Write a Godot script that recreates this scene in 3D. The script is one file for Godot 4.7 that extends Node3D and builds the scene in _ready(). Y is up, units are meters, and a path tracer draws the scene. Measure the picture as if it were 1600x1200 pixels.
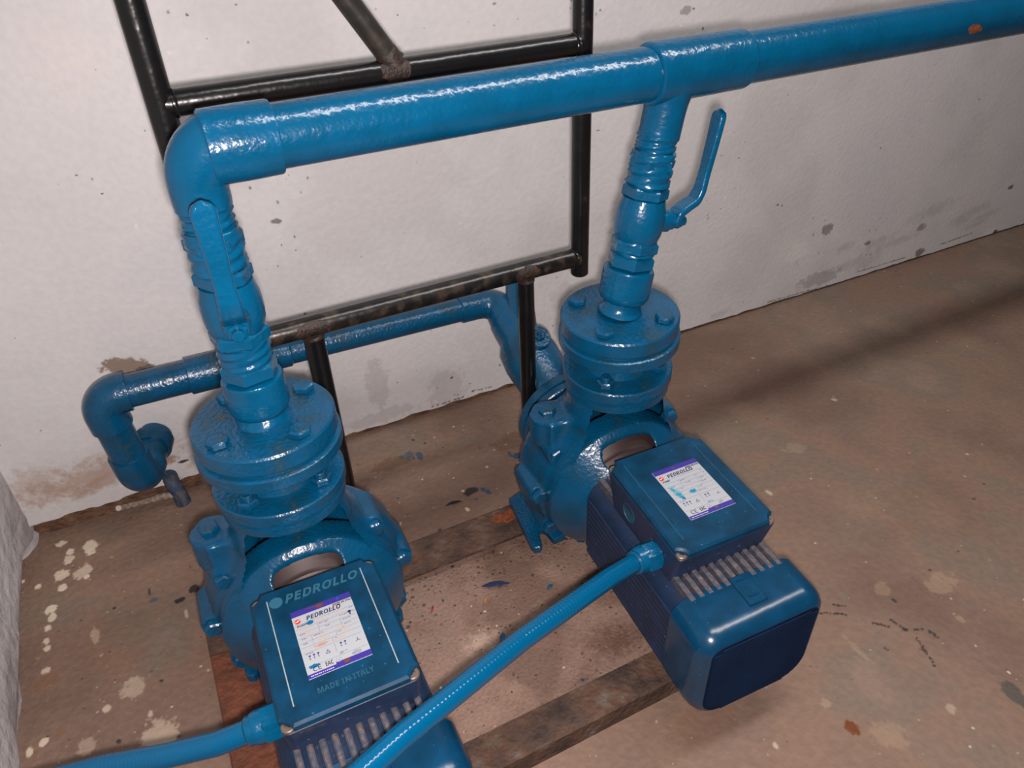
extends Node3D
# A pump room corner: two blue centrifugal pumps under a blue discharge pipe, a black steel frame against a white plastered wall.

const PZ := -0.62        # plane of the discharge pipe
const PY := 0.632        # its height
var rng := RandomNumberGenerator.new()
var M := {}
var C := {}              # shared meshes

# ---------------------------------------------------------------- triangle soups (three points per triangle, closed pieces)
func fixed(v: PackedVector3Array) -> PackedVector3Array:
	var s := 0.0
	for i in range(0, v.size(), 3):
		s += v[i].dot(v[i + 1].cross(v[i + 2]))
	if s > 0.0:
		for i in range(0, v.size(), 3):
			var t := v[i + 1]
			v[i + 1] = v[i + 2]
			v[i + 2] = t
	return v

func moved(v: PackedVector3Array, t: Transform3D) -> PackedVector3Array:
	var o := t * v
	return fixed_local(o, t)

func fixed_local(v: PackedVector3Array, t: Transform3D) -> PackedVector3Array:
	if t.basis.determinant() < 0.0:
		for i in range(0, v.size(), 3):
			var a := v[i + 1]
			v[i + 1] = v[i + 2]
			v[i + 2] = a
	return v

func at(p: Vector3) -> Transform3D:
	return Transform3D(Basis(), p)

func along(p: Vector3, y: Vector3, spin := 0.0) -> Transform3D:   # turns the y axis of a shape along a direction
	y = y.normalized()
	var x := Vector3.RIGHT if absf(y.x) < 0.9 else Vector3.BACK
	var z := x.cross(y).normalized()
	x = y.cross(z).normalized()
	return Transform3D(Basis(x, y, z) * Basis(Vector3.UP, spin), p)

func lathe(prof: Array, seg := 40, wob := 0.0) -> PackedVector3Array:   # [radius, height] pairs, closed with caps
	var p := []
	if prof[0][0] > 0.0: p.append([0.0, prof[0][1]])
	p.append_array(prof)
	if prof[-1][0] > 0.0: p.append([0.0, prof[-1][1]])
	var v := PackedVector3Array()
	var rings := []
	for k in p.size():
		var ring := PackedVector3Array()
		for i in seg:
			var a := TAU * i / seg
			var r: float = p[k][0]
			if wob > 0.0: r += wob * sin(a * 3.0 + k * 1.7) * minf(1.0, r / 0.01)
			ring.append(Vector3(r * cos(a), p[k][1], r * sin(a)))
		rings.append(ring)
	for k in p.size() - 1:
		for i in seg:
			var j := (i + 1) % seg
			if p[k][0] > 0.0: v.append_array([rings[k][i], rings[k][j], rings[k + 1][i]])
			if p[k + 1][0] > 0.0: v.append_array([rings[k][j], rings[k + 1][j], rings[k + 1][i]])
	return fixed(v)

func tube(path: PackedVector3Array, rad, seg := 20) -> PackedVector3Array:   # swept round bar with end caps; rad is a number or an array
	var v := PackedVector3Array()
	var rings := []
	var n := path.size()
	var d0 := (path[1] - path[0]).normalized()
	var x := d0.cross(Vector3.UP if absf(d0.y) < 0.9 else Vector3.RIGHT).normalized()
	for k in n:
		var d := (path[mini(k + 1, n - 1)] - path[maxi(k - 1, 0)]).normalized()
		x = (x - d * x.dot(d)).normalized()
		var y := d.cross(x)
		var r: float = rad[k] if rad is Array else rad
		var ring := PackedVector3Array()
		for i in seg:
			var a := TAU * i / seg
			ring.append(path[k] + (x * cos(a) + y * sin(a)) * r)
		rings.append(ring)
	for k in n - 1:
		for i in seg:
			var j := (i + 1) % seg
			v.append_array([rings[k][i], rings[k][j], rings[k + 1][i], rings[k][j], rings[k + 1][j], rings[k + 1][i]])
	for e in [0, n - 1]:
		for i in seg:
			var j := (i + 1) % seg
			if e == 0: v.append_array([path[0], rings[0][j], rings[0][i]])
			else: v.append_array([path[e], rings[e][i], rings[e][j]])
	return fixed(v)

func arc(c: Vector3, a: Vector3, b: Vector3, r: float, n := 10) -> PackedVector3Array:   # quarter bend: from c - a*r to c + b*r round the inner corner
	var o := c - a * r + b * r
	var out := PackedVector3Array()
	for i in n + 1:
		var t := PI / 2 * i / n
		out.append(o - b * r * cos(t) + a * r * sin(t))
	return out

func inset(poly: PackedVector2Array, d: float) -> PackedVector2Array:
	var n := poly.size()
	var area := 0.0
	for i in n: area += poly[i].cross(poly[(i + 1) % n])
	var s := 1.0 if area > 0.0 else -1.0
	var out := PackedVector2Array()
	for i in n:
		var a := (poly[i] - poly[(i + n - 1) % n]).normalized()
		var b := (poly[(i + 1) % n] - poly[i]).normalized()
		var na := Vector2(-a.y, a.x) * s
		var nb := Vector2(-b.y, b.x) * s
		var m := na + nb
		var l := m.length_squared()
		out.append(poly[i] + (m * (2.0 * d / l) if l > 0.3 else na * d))
	return out

func prism(poly: PackedVector2Array, h0: float, h1: float, bev := 0.0) -> PackedVector3Array:   # polygon in x,z raised along y, chamfered at both ends
	var rows := []
	if bev > 0.0:
		var q := inset(poly, bev)
		rows = [[q, h0], [poly, h0 + bev], [poly, h1 - bev], [q, h1]]
	else:
		rows = [[poly, h0], [poly, h1]]
	var v := PackedVector3Array()
	var n := poly.size()
	for k in rows.size() - 1:
		for i in n:
			var j := (i + 1) % n
			var a := Vector3(rows[k][0][i].x, rows[k][1], rows[k][0][i].y)
			var b := Vector3(rows[k][0][j].x, rows[k][1], rows[k][0][j].y)
			var c := Vector3(rows[k + 1][0][i].x, rows[k + 1][1], rows[k + 1][0][i].y)
			var d := Vector3(rows[k + 1][0][j].x, rows[k + 1][1], rows[k + 1][0][j].y)
			v.append_array([a, b, c, b, d, c])
	# caps, wound like the sides
	var tri := Geometry2D.triangulate_polygon(rows[0][0])
	var area := 0.0
	for i in n: area += poly[i].cross(poly[(i + 1) % n])
	for e in [0, rows.size() - 1]:
		var pl: PackedVector2Array = rows[e][0]
		for t in range(0, tri.size(), 3):
			var a := pl[tri[t]]
			var b := pl[tri[t + 1]]
			var c := pl[tri[t + 2]]
			var ccw := (b - a).cross(c - a) > 0.0
			var want := (area > 0.0) if e == 0 else (area < 0.0)
			if ccw == want:
				var w := b
				b = c
				c = w
			v.append_array([Vector3(a.x, rows[e][1], a.y), Vector3(b.x, rows[e][1], b.y), Vector3(c.x, rows[e][1], c.y)])
	return fixed(v)

func ngon(n: int, r: float, spin := 0.0) -> PackedVector2Array:
	var p := PackedVector2Array()
	for i in n: p.append(Vector2(cos(TAU * i / n + spin), sin(TAU * i / n + spin)) * r)
	return p

func rrect(w: float, h: float, r: float, n := 6) -> PackedVector2Array:   # rounded rectangle, half sizes
	var p := PackedVector2Array()
	for k in 4:
		var c := Vector2((w - r) * (1 if k in [0, 3] else -1), (h - r) * (1 if k in [0, 1] else -1))
		for i in n + 1:
			var a := PI / 2 * (k + float(i) / n)
			p.append(c + Vector2(cos(a), sin(a)) * r)
	return p

func box(s: Vector3, bev := 0.002) -> PackedVector3Array:
	return prism(PackedVector2Array([Vector2(-s.x, -s.z) / 2, Vector2(s.x, -s.z) / 2, Vector2(s.x, s.z) / 2, Vector2(-s.x, s.z) / 2]), -s.y / 2, s.y / 2, bev)

func hexhead(r: float, h: float, spin := 0.0) -> PackedVector3Array:
	var v := prism(ngon(6, r, spin), 0.0, h, minf(0.0016, h * 0.3))
	return v

# soup -> mesh, smooth where neighbouring faces meet at less than `deg`
func mesh(v: PackedVector3Array, deg := 38.0) -> ArrayMesh:
	var n := v.size() / 3
	var fn := PackedVector3Array()
	fn.resize(n)
	var un := PackedVector3Array()
	un.resize(n)
	var near := {}
	var keys := []
	keys.resize(v.size())
	for t in n:
		var c := -(v[t * 3 + 1] - v[t * 3]).cross(v[t * 3 + 2] - v[t * 3])
		fn[t] = c
		un[t] = c.normalized()
		for k in 3:
			var key := Vector3i((v[t * 3 + k] * 50000.0).round())
			keys[t * 3 + k] = key
			if near.has(key): near[key].append(t)
			else: near[key] = [t]
	var lim := cos(deg_to_rad(deg))
	var nn := PackedVector3Array()
	nn.resize(v.size())
	for t in n:
		var u := un[t]
		for k in 3:
			var s := Vector3.ZERO
			for o in near[keys[t * 3 + k]]:
				if un[o].dot(u) > lim: s += fn[o]
			nn[t * 3 + k] = s.normalized() if s.length_squared() > 0.0 else u
	var a := []
	a.resize(Mesh.ARRAY_MAX)
	a[Mesh.ARRAY_VERTEX] = v
	a[Mesh.ARRAY_NORMAL] = nn
	var m := ArrayMesh.new()
	m.add_surface_from_arrays(Mesh.PRIMITIVE_TRIANGLES, a)
	return m

func flat(pts: PackedVector3Array, nor: Vector3, uv: PackedVector2Array, idx: PackedInt32Array) -> ArrayMesh:
	var a := []
	a.resize(Mesh.ARRAY_MAX)
	var nn := PackedVector3Array()
	for p in pts: nn.append(nor)
	for t in range(0, idx.size(), 3):
		if (pts[idx[t + 1]] - pts[idx[t]]).cross(pts[idx[t + 2]] - pts[idx[t]]).dot(nor) > 0.0:
			var w := idx[t + 1]
			idx[t + 1] = idx[t + 2]
			idx[t + 2] = w
	a[Mesh.ARRAY_VERTEX] = pts
	a[Mesh.ARRAY_NORMAL] = nn
	a[Mesh.ARRAY_TEX_UV] = uv
	a[Mesh.ARRAY_INDEX] = idx
	var m := ArrayMesh.new()
	m.add_surface_from_arrays(Mesh.PRIMITIVE_TRIANGLES, a)
	return m

# surface nets of a distance field
func nets(f: Callable, lo: Vector3, hi: Vector3, cell: float) -> ArrayMesh:
	var n := Vector3i(((hi - lo) / cell).ceil()) + Vector3i.ONE
	var d := PackedFloat32Array()
	d.resize(n.x * n.y * n.z)
	var i := 0
	for z in n.z:
		for y in n.y:
			for x in n.x:
				d[i] = f.call(lo + Vector3(x, y, z) * cell)
				i += 1
	var sx := 1
	var sy := n.x
	var sz := n.x * n.y
	var id := PackedInt32Array()
	id.resize(d.size())
	id.fill(-1)
	var pts := PackedVector3Array()
	var off := [0, sx, sy, sx + sy, sz, sx + sz, sy + sz, sx + sy + sz]
	var pos := [Vector3(0, 0, 0), Vector3(1, 0, 0), Vector3(0, 1, 0), Vector3(1, 1, 0), Vector3(0, 0, 1), Vector3(1, 0, 1), Vector3(0, 1, 1), Vector3(1, 1, 1)]
	var edges := [[0, 1], [2, 3], [4, 5], [6, 7], [0, 2], [1, 3], [4, 6], [5, 7], [0, 4], [1, 5], [2, 6], [3, 7]]
	for z in n.z - 1:
		for y in n.y - 1:
			for x in n.x - 1:
				var b := x + y * sy + z * sz
				var neg := 0
				for k in 8:
					if d[b + off[k]] < 0.0: neg += 1
				if neg == 0 or neg == 8: continue
				var s := Vector3.ZERO
				var c := 0
				for e in edges:
					var a: float = d[b + off[e[0]]]
					var g: float = d[b + off[e[1]]]
					if (a < 0.0) != (g < 0.0):
						s += pos[e[0]].lerp(pos[e[1]], a / (a - g))
						c += 1
				id[b] = pts.size()
				pts.append(lo + (Vector3(x, y, z) + s / c) * cell)
	var idx := PackedInt32Array()
	for z in range(1, n.z - 1):
		for y in range(1, n.y - 1):
			for x in range(1, n.x - 1):
				var b := x + y * sy + z * sz
				for ax in 3:
					var st: int = [sx, sy, sz][ax]
					if (d[b] < 0.0) == (d[b + st] < 0.0): continue
					var u: int = [sy, sz, sx][ax]
					var w: int = [sz, sx, sy][ax]
					var q := [id[b - u - w], id[b - w], id[b], id[b - u]]
					if q.min() < 0: continue
					if d[b] < 0.0: idx.append_array([q[0], q[2], q[1], q[0], q[3], q[2]])
					else: idx.append_array([q[0], q[1], q[2], q[0], q[2], q[3]])
	var nn := PackedVector3Array()
	var h := cell * 0.5
	for p in pts:
		nn.append(Vector3(f.call(p + Vector3(h, 0, 0)) - f.call(p - Vector3(h, 0, 0)), f.call(p + Vector3(0, h, 0)) - f.call(p - Vector3(0, h, 0)), f.call(p + Vector3(0, 0, h)) - f.call(p - Vector3(0, 0, h))).normalized())
	var arr := []
	arr.resize(Mesh.ARRAY_MAX)
	arr[Mesh.ARRAY_VERTEX] = pts
	arr[Mesh.ARRAY_NORMAL] = nn
	arr[Mesh.ARRAY_INDEX] = idx
	var m := ArrayMesh.new()
	m.add_surface_from_arrays(Mesh.PRIMITIVE_TRIANGLES, arr)
	return m

# ---------------------------------------------------------------- nodes
func part(called: String, m, mat: Material, parent: Node, t := Transform3D()) -> MeshInstance3D:
	var o := MeshInstance3D.new()
	o.name = called
	o.mesh = m if m is Mesh else mesh(m)
	o.material_override = mat
	o.transform = t
	parent.add_child(o, true)
	return o

func thing(called: String, label: String, category: String, t := Transform3D(), group := "") -> Node3D:
	var o := Node3D.new()
	o.name = called
	o.transform = t
	tag(o, label, category, group)
	add_child(o, true)
	return o

func tag(o: Node, label: String, category: String, group := "") -> void:
	o.set_meta("label", label)
	o.set_meta("category", category)
	if group: o.set_meta("group", group)

func struct(called: String, m, mat: Material) -> MeshInstance3D:
	var o := part(called, m, mat, self)
	o.set_meta("kind", "structure")
	return o

# ---------------------------------------------------------------- materials
func noise_tex(freq: float, as_normal: bool, bump := 4.0, ramp: Gradient = null, oct := 4, sd := 1, size := 512) -> NoiseTexture2D:
	var n := FastNoiseLite.new()
	n.noise_type = FastNoiseLite.TYPE_SIMPLEX_SMOOTH
	n.frequency = freq
	n.fractal_octaves = oct
	n.seed = sd
	var t := NoiseTexture2D.new()
	t.width = size
	t.height = size
	t.seamless = true
	t.noise = n
	t.as_normal_map = as_normal
	t.bump_strength = bump
	if ramp: t.color_ramp = ramp
	return t

func grad(stops: Array) -> Gradient:
	var g := Gradient.new()
	var o := PackedFloat32Array()
	var c := PackedColorArray()
	for s in stops:
		o.append(s[0])
		c.append(s[1])
	g.offsets = o
	g.colors = c
	return g

func surf(col: Color, rough: float, tex: Texture2D = null, tscale := 4.0, nor: Texture2D = null, nstr := 0.4) -> StandardMaterial3D:
	var m := StandardMaterial3D.new()
	m.albedo_color = col
	m.roughness = rough
	m.uv1_triplanar = true
	m.uv1_scale = Vector3.ONE * tscale
	if tex: m.albedo_texture = tex
	if nor:
		m.normal_enabled = true
		m.normal_texture = nor
		m.normal_scale = nstr
	return m

func speckled(base: Color, n: int, dots: Array, size := 512, sd := 5, wash := 0.08) -> ImageTexture:   # a surface with small specks of dust and paint
	var r := RandomNumberGenerator.new()
	r.seed = sd
	var nz := FastNoiseLite.new()
	nz.seed = sd
	nz.frequency = 0.012
	nz.fractal_octaves = 5
	var src := nz.get_seamless_image(size, size).get_data()
	var by := PackedByteArray()
	by.resize(size * size * 3)
	for i in size * size:
		var k := 1.0 + wash * (src[i] / 127.5 - 1.0) * 2.0
		by[i * 3] = clampi(int(base.r8 * k), 0, 255)
		by[i * 3 + 1] = clampi(int(base.g8 * k), 0, 255)
		by[i * 3 + 2] = clampi(int(base.b8 * k), 0, 255)
	var im := Image.create_from_data(size, size, false, Image.FORMAT_RGB8, by)
	for k in n:
		var c: Color = dots[r.randi() % dots.size()]
		var x := r.randi() % size
		var y := r.randi() % size
		var s := 1 + int(pow(r.randf(), 5.0) * 4.0)
		for dy in s:
			for dx in s:
				if s < 3 or r.randf() < 0.75:
					var p := Vector2i((x + dx) % size, (y + dy) % size)
					im.set_pixelv(p, im.get_pixelv(p).lerp(c, 0.35 + 0.6 * r.randf()))
	return ImageTexture.create_from_image(im)

func materials() -> void:
	var peel := noise_tex(0.02, true, 3.0, null, 3, 3)
	var brush := noise_tex(0.05, true, 3.0, null, 3, 4)
	var cast := noise_tex(0.05, true, 6.0, null, 4, 8)
	M.paint = surf(Color(1, 1, 1), 0.22, noise_tex(0.006, false, 1, grad([[0.0, Color(0.0, 0.27, 0.39)], [0.5, Color(0.0, 0.3, 0.44)], [1.0, Color(0.0, 0.325, 0.47)]]), 5, 21), 5.0, brush, 0.4)
	M.cast = surf(Color(1, 1, 1), 0.28, noise_tex(0.008, false, 1, grad([[0.0, Color(0.2, 0.25, 0.28)], [0.2, Color(0.05, 0.25, 0.35)], [0.45, Color(0.01, 0.27, 0.4)], [1.0, Color(0.01, 0.3, 0.45)]]), 5, 22), 6.0, cast, 0.3)
	M.motor = surf(Color(1, 1, 1), 0.5, speckled(Color(0.07, 0.15, 0.255), 900, [Color(0.55, 0.6, 0.68), Color(0.32, 0.38, 0.5), Color(0.5, 0.45, 0.42)], 512, 11, 0.1), 5.0, peel, 0.25)
	M.fin = surf(Color(1, 1, 1), 0.75, noise_tex(0.03, false, 1, grad([[0.0, Color(0.14, 0.22, 0.34)], [0.5, Color(0.29, 0.28, 0.31)], [1.0, Color(0.45, 0.38, 0.34)]]), 5, 23), 10.0)
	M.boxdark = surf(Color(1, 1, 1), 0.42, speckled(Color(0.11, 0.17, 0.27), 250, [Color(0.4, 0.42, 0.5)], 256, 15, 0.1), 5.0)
	M.lid = surf(Color(1, 1, 1), 0.42, speckled(Color(0.02, 0.205, 0.31), 420, [Color(0.4, 0.55, 0.62), Color(0.1, 0.4, 0.55), Color(0.16, 0.26, 0.33)], 512, 12, 0.1), 5.0, peel, 0.15)
	M.cover = surf(Color(1, 1, 1), 0.24, speckled(Color(0.025, 0.215, 0.33), 160, [Color(0.4, 0.5, 0.58)], 512, 13, 0.08), 5.0, peel, 0.1)
	M.grille = surf(Color(1, 1, 1), 0.45, speckled(Color(0.05, 0.12, 0.22), 0, [Color(0.4, 0.4, 0.42)], 256, 14, 0.1), 5.0)
	M.fin.uv1_world_triplanar = true
	M.motor.uv1_world_triplanar = true
	M.grille.roughness = 0.68
	M.grille.metallic_specular = 0.2
	M.lid.metallic_specular = 0.36
	M.black = surf(Color(1, 1, 1), 0.26, noise_tex(0.01, false, 1, grad([[0.0, Color(0.06, 0.06, 0.065)], [0.8, Color(0.075, 0.075, 0.08)], [0.92, Color(0.12, 0.105, 0.095)], [1.0, Color(0.2, 0.16, 0.13)]]), 5, 31), 5.0, peel, 0.3)
	M.weld = surf(Color(1, 1, 1), 0.6, noise_tex(0.02, false, 1, grad([[0.0, Color(0.08, 0.07, 0.07)], [0.45, Color(0.15, 0.11, 0.09)], [1.0, Color(0.27, 0.17, 0.12)]]), 5, 32), 8.0, cast, 0.7)
	M.rust = surf(Color(1, 1, 1), 0.8, noise_tex(0.012, false, 1, grad([[0.0, Color(0.18, 0.13, 0.11)], [0.35, Color(0.28, 0.215, 0.18)], [0.55, Color(0.34, 0.24, 0.185)], [0.75, Color(0.36, 0.31, 0.275)], [1.0, Color(0.46, 0.43, 0.4)]]), 6, 33), 3.0, cast, 0.6)
	M.redrust = surf(Color(1, 1, 1), 0.85, noise_tex(0.012, false, 1, grad([[0.0, Color(0.27, 0.16, 0.12)], [0.5, Color(0.4, 0.23, 0.16)], [1.0, Color(0.5, 0.3, 0.2)]]), 6, 34), 3.0, cast, 0.6)
	M.orange = surf(Color(1, 1, 1), 0.9, noise_tex(0.03, false, 1, grad([[0.0, Color(0.3, 0.17, 0.11)], [0.5, Color(0.48, 0.24, 0.12)], [1.0, Color(0.56, 0.3, 0.16)]]), 4, 39), 8.0, cast, 0.6)
	M.screw = surf(Color(0.5, 0.44, 0.4), 0.45)
	M.screw.metallic = 0.6
	M.shaft = surf(Color(0.23, 0.18, 0.175), 0.5)
	M.shaft.metallic = 0.3
	M.dark = surf(Color(0.06, 0.07, 0.1), 0.7)
	M.emboss = surf(Color(0.15, 0.35, 0.44), 0.5)
	M.emboss_low = surf(Color(0.1, 0.29, 0.38), 0.5)
	M.line = surf(Color(0.56, 0.6, 0.6), 0.6)
	M.ink = surf(Color(0.11, 0.1, 0.3), 0.6)
	M.inkdark = surf(Color(0.12, 0.13, 0.22), 0.6)
	M.red = surf(Color(0.75, 0.2, 0.13), 0.6)
	M.white = surf(Color(0.85, 0.85, 0.86), 0.6)
	M.paintspot = surf(Color(0.0, 0.3, 0.46), 0.4)
	M.pale = surf(Color(0.75, 0.72, 0.68), 0.8)
	M.plain = surf(Color(0.78, 0.77, 0.76), 0.9)
	M.skirt = surf(Color(1, 1, 1), 0.9, noise_tex(0.02, false, 1, grad([[0.0, Color(0.26, 0.18, 0.13)], [0.5, Color(0.4, 0.29, 0.22)], [1.0, Color(0.48, 0.37, 0.29)]]), 6, 35), 3.0, cast, 0.8)
	M.stubpaint = surf(Color(1, 1, 1), 0.6, noise_tex(0.02, false, 1, grad([[0.0, Color(0.4, 0.34, 0.3)], [0.45, Color(0.3, 0.3, 0.32)], [0.55, Color(0.08, 0.2, 0.32)], [1.0, Color(0.08, 0.24, 0.38)]]), 5, 36), 6.0)
	M.dusty = surf(Color(1, 1, 1), 0.3, noise_tex(0.014, false, 1, grad([[0.0, Color(0.07, 0.07, 0.07)], [0.5, Color(0.09, 0.085, 0.08)], [0.68, Color(0.2, 0.17, 0.145)], [1.0, Color(0.3, 0.25, 0.21)]]), 5, 38), 5.0, peel, 0.3)
	M.barpaint = surf(Color(1, 1, 1), 0.7, noise_tex(0.03, false, 1, grad([[0.0, Color(0.3, 0.25, 0.22)], [0.5, Color(0.5, 0.44, 0.39)], [1.0, Color(0.68, 0.63, 0.58)]]), 5, 40), 8.0)
	M.weldblack = surf(Color(1, 1, 1), 0.4, noise_tex(0.01, false, 1, grad([[0.0, Color(0.1, 0.1, 0.1)], [0.5, Color(0.16, 0.15, 0.14)], [1.0, Color(0.3, 0.26, 0.22)]]), 5, 37), 5.0, peel, 0.3)
	M.hose = surf(Color(0.0, 0.31, 0.46), 0.16, null, 6.0, peel, 0.08)
	M.ceil = surf(Color(0.84, 0.84, 0.83), 0.9)
	M.lamp = surf(Color(0.9, 0.9, 0.9), 0.6)
	M.lamp.emission_enabled = true
	M.lamp.emission = Color(1.0, 0.97, 0.92)
	M.lamp.emission_energy_multiplier = 2.0

# ---------------------------------------------------------------- picture helpers for plaster and concrete
class Canvas:
	var w: int
	var h: int
	var x0: float
	var y0: float
	var s: float            # pixels per metre
	var b: PackedByteArray
	var hb: PackedByteArray # relief
	var r := RandomNumberGenerator.new()
	var nz := FastNoiseLite.new()
	func start(px: int, py: int, ox: float, oy: float, scale: float, sd: int, stops: Array, fine := 0.05, rel := 0.35) -> void:
		w = px
		h = py
		x0 = ox
		y0 = oy
		s = scale
		r.seed = sd
		nz.seed = sd
		nz.frequency = 0.03
		var a := FastNoiseLite.new()
		a.seed = sd
		a.frequency = 0.0035
		a.fractal_octaves = 6
		a.fractal_gain = 0.55
		var f := FastNoiseLite.new()
		f.seed = sd + 1
		f.frequency = 0.11
		f.fractal_octaves = 3
		var A := a.get_image(w, h).get_data()
		var F := f.get_image(w, h).get_data()
		b.resize(w * h * 3)
		hb.resize(w * h)
		var lut := []
		for i in 256:
			var t := clampf((i / 255.0 - 0.2) / 0.6, 0.0, 0.9999) * (stops.size() - 1)
			lut.append((stops[int(t)] as Color).lerp(stops[int(t) + 1], t - int(t)))
		for i in w * h:
			var c: Color = lut[A[i]]
			var k := 255.0 * (1.0 + fine * (F[i] / 127.5 - 1.0))
			b[i * 3] = mini(255, int(c.r * k))
			b[i * 3 + 1] = mini(255, int(c.g * k))
			b[i * 3 + 2] = mini(255, int(c.b * k))
			hb[i] = int(128 + rel * (F[i] - 128) + 0.5 * rel * (A[i] - 128))
	# a ragged blot: centre and half sizes in metres, turned, mixed in by `k`
	func blot(cx: float, cy: float, rx: float, ry: float, c: Color, k := 1.0, rag := 0.5, soft := 0.25, turn := 0.0, lift := 0) -> void:
		var px := (cx - x0) * s
		var py := (cy - y0) * s
		var R := maxf(rx, ry) * s * (1.0 + rag) + 1.5
		var ct := cos(turn)
		var sn := sin(turn)
		var o := r.randf() * 900.0
		for y in range(maxi(0, int(py - R)), mini(h, int(py + R) + 1)):
			for x in range(maxi(0, int(px - R)), mini(w, int(px + R) + 1)):
				var dx := (x + 0.5 - px) / s
				var dy := (y + 0.5 - py) / s
				var u := (dx * ct + dy * sn) / rx
				var v := (-dx * sn + dy * ct) / ry
				var d := sqrt(u * u + v * v) + rag * (nz.get_noise_2d(x * 2.0 + o, y * 2.0) + 0.6 * nz.get_noise_2d(x * 7.0, y * 7.0 + o))
				if d >= 1.0: continue
				var m := k * minf(1.0, (1.0 - d) / maxf(soft, 0.01))
				var i := y * w + x
				b[i * 3] = int(lerpf(b[i * 3], c.r * 255.0, m))
				b[i * 3 + 1] = int(lerpf(b[i * 3 + 1], c.g * 255.0, m))
				b[i * 3 + 2] = int(lerpf(b[i * 3 + 2], c.b * 255.0, m))
				if lift != 0: hb[i] = clampi(hb[i] + int(lift * m), 0, 255)
	func dots(n: int, ax: float, ay: float, bx: float, by: float, r0: float, r1: float, cols: Array, k := 0.9, lift := 0) -> void:
		for q in n:
			var rr := lerpf(r0, r1, pow(r.randf(), 3.0))
			blot(r.randf_range(ax, bx), r.randf_range(ay, by), rr * r.randf_range(0.7, 1.6), rr, cols[r.randi() % cols.size()], k * r.randf_range(0.5, 1.0), 0.5, 0.4, r.randf() * 3.0, lift)
	func stroke(p: Array, rad: float, c: Color, k := 0.8, lift := 0) -> void:
		for i in p.size() - 1:
			var a: Vector2 = p[i]
			var e: Vector2 = p[i + 1]
			var n := maxi(1, int(a.distance_to(e) / (rad * 1.3)))
			for j in n:
				var q := a.lerp(e, float(j) / n) + Vector2(r.randf_range(-1, 1), r.randf_range(-1, 1)) * rad * 0.6
				if r.randf() < 0.85: blot(q.x, q.y, rad * r.randf_range(0.6, 1.4), rad * r.randf_range(0.6, 1.2), c, k, 0.5, 0.5, 0.0, lift)
	func tex() -> ImageTexture:
		var im := Image.create_from_data(w, h, false, Image.FORMAT_RGB8, b)
		return ImageTexture.create_from_image(im)
	func bump(strength := 3.0) -> ImageTexture:
		var im := Image.create_from_data(w, h, false, Image.FORMAT_L8, hb)
		im.convert(Image.FORMAT_RGBA8)
		im.bump_map_to_normal_map(strength)
		return ImageTexture.create_from_image(im)
	func mat(rough: float, nstr: float, strength := 3.0) -> StandardMaterial3D:
		var m := StandardMaterial3D.new()
		m.albedo_texture = tex()
		m.roughness = rough
		m.texture_repeat = false
		m.normal_enabled = true
		m.normal_texture = bump(strength)
		m.normal_scale = nstr
		return m

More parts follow.
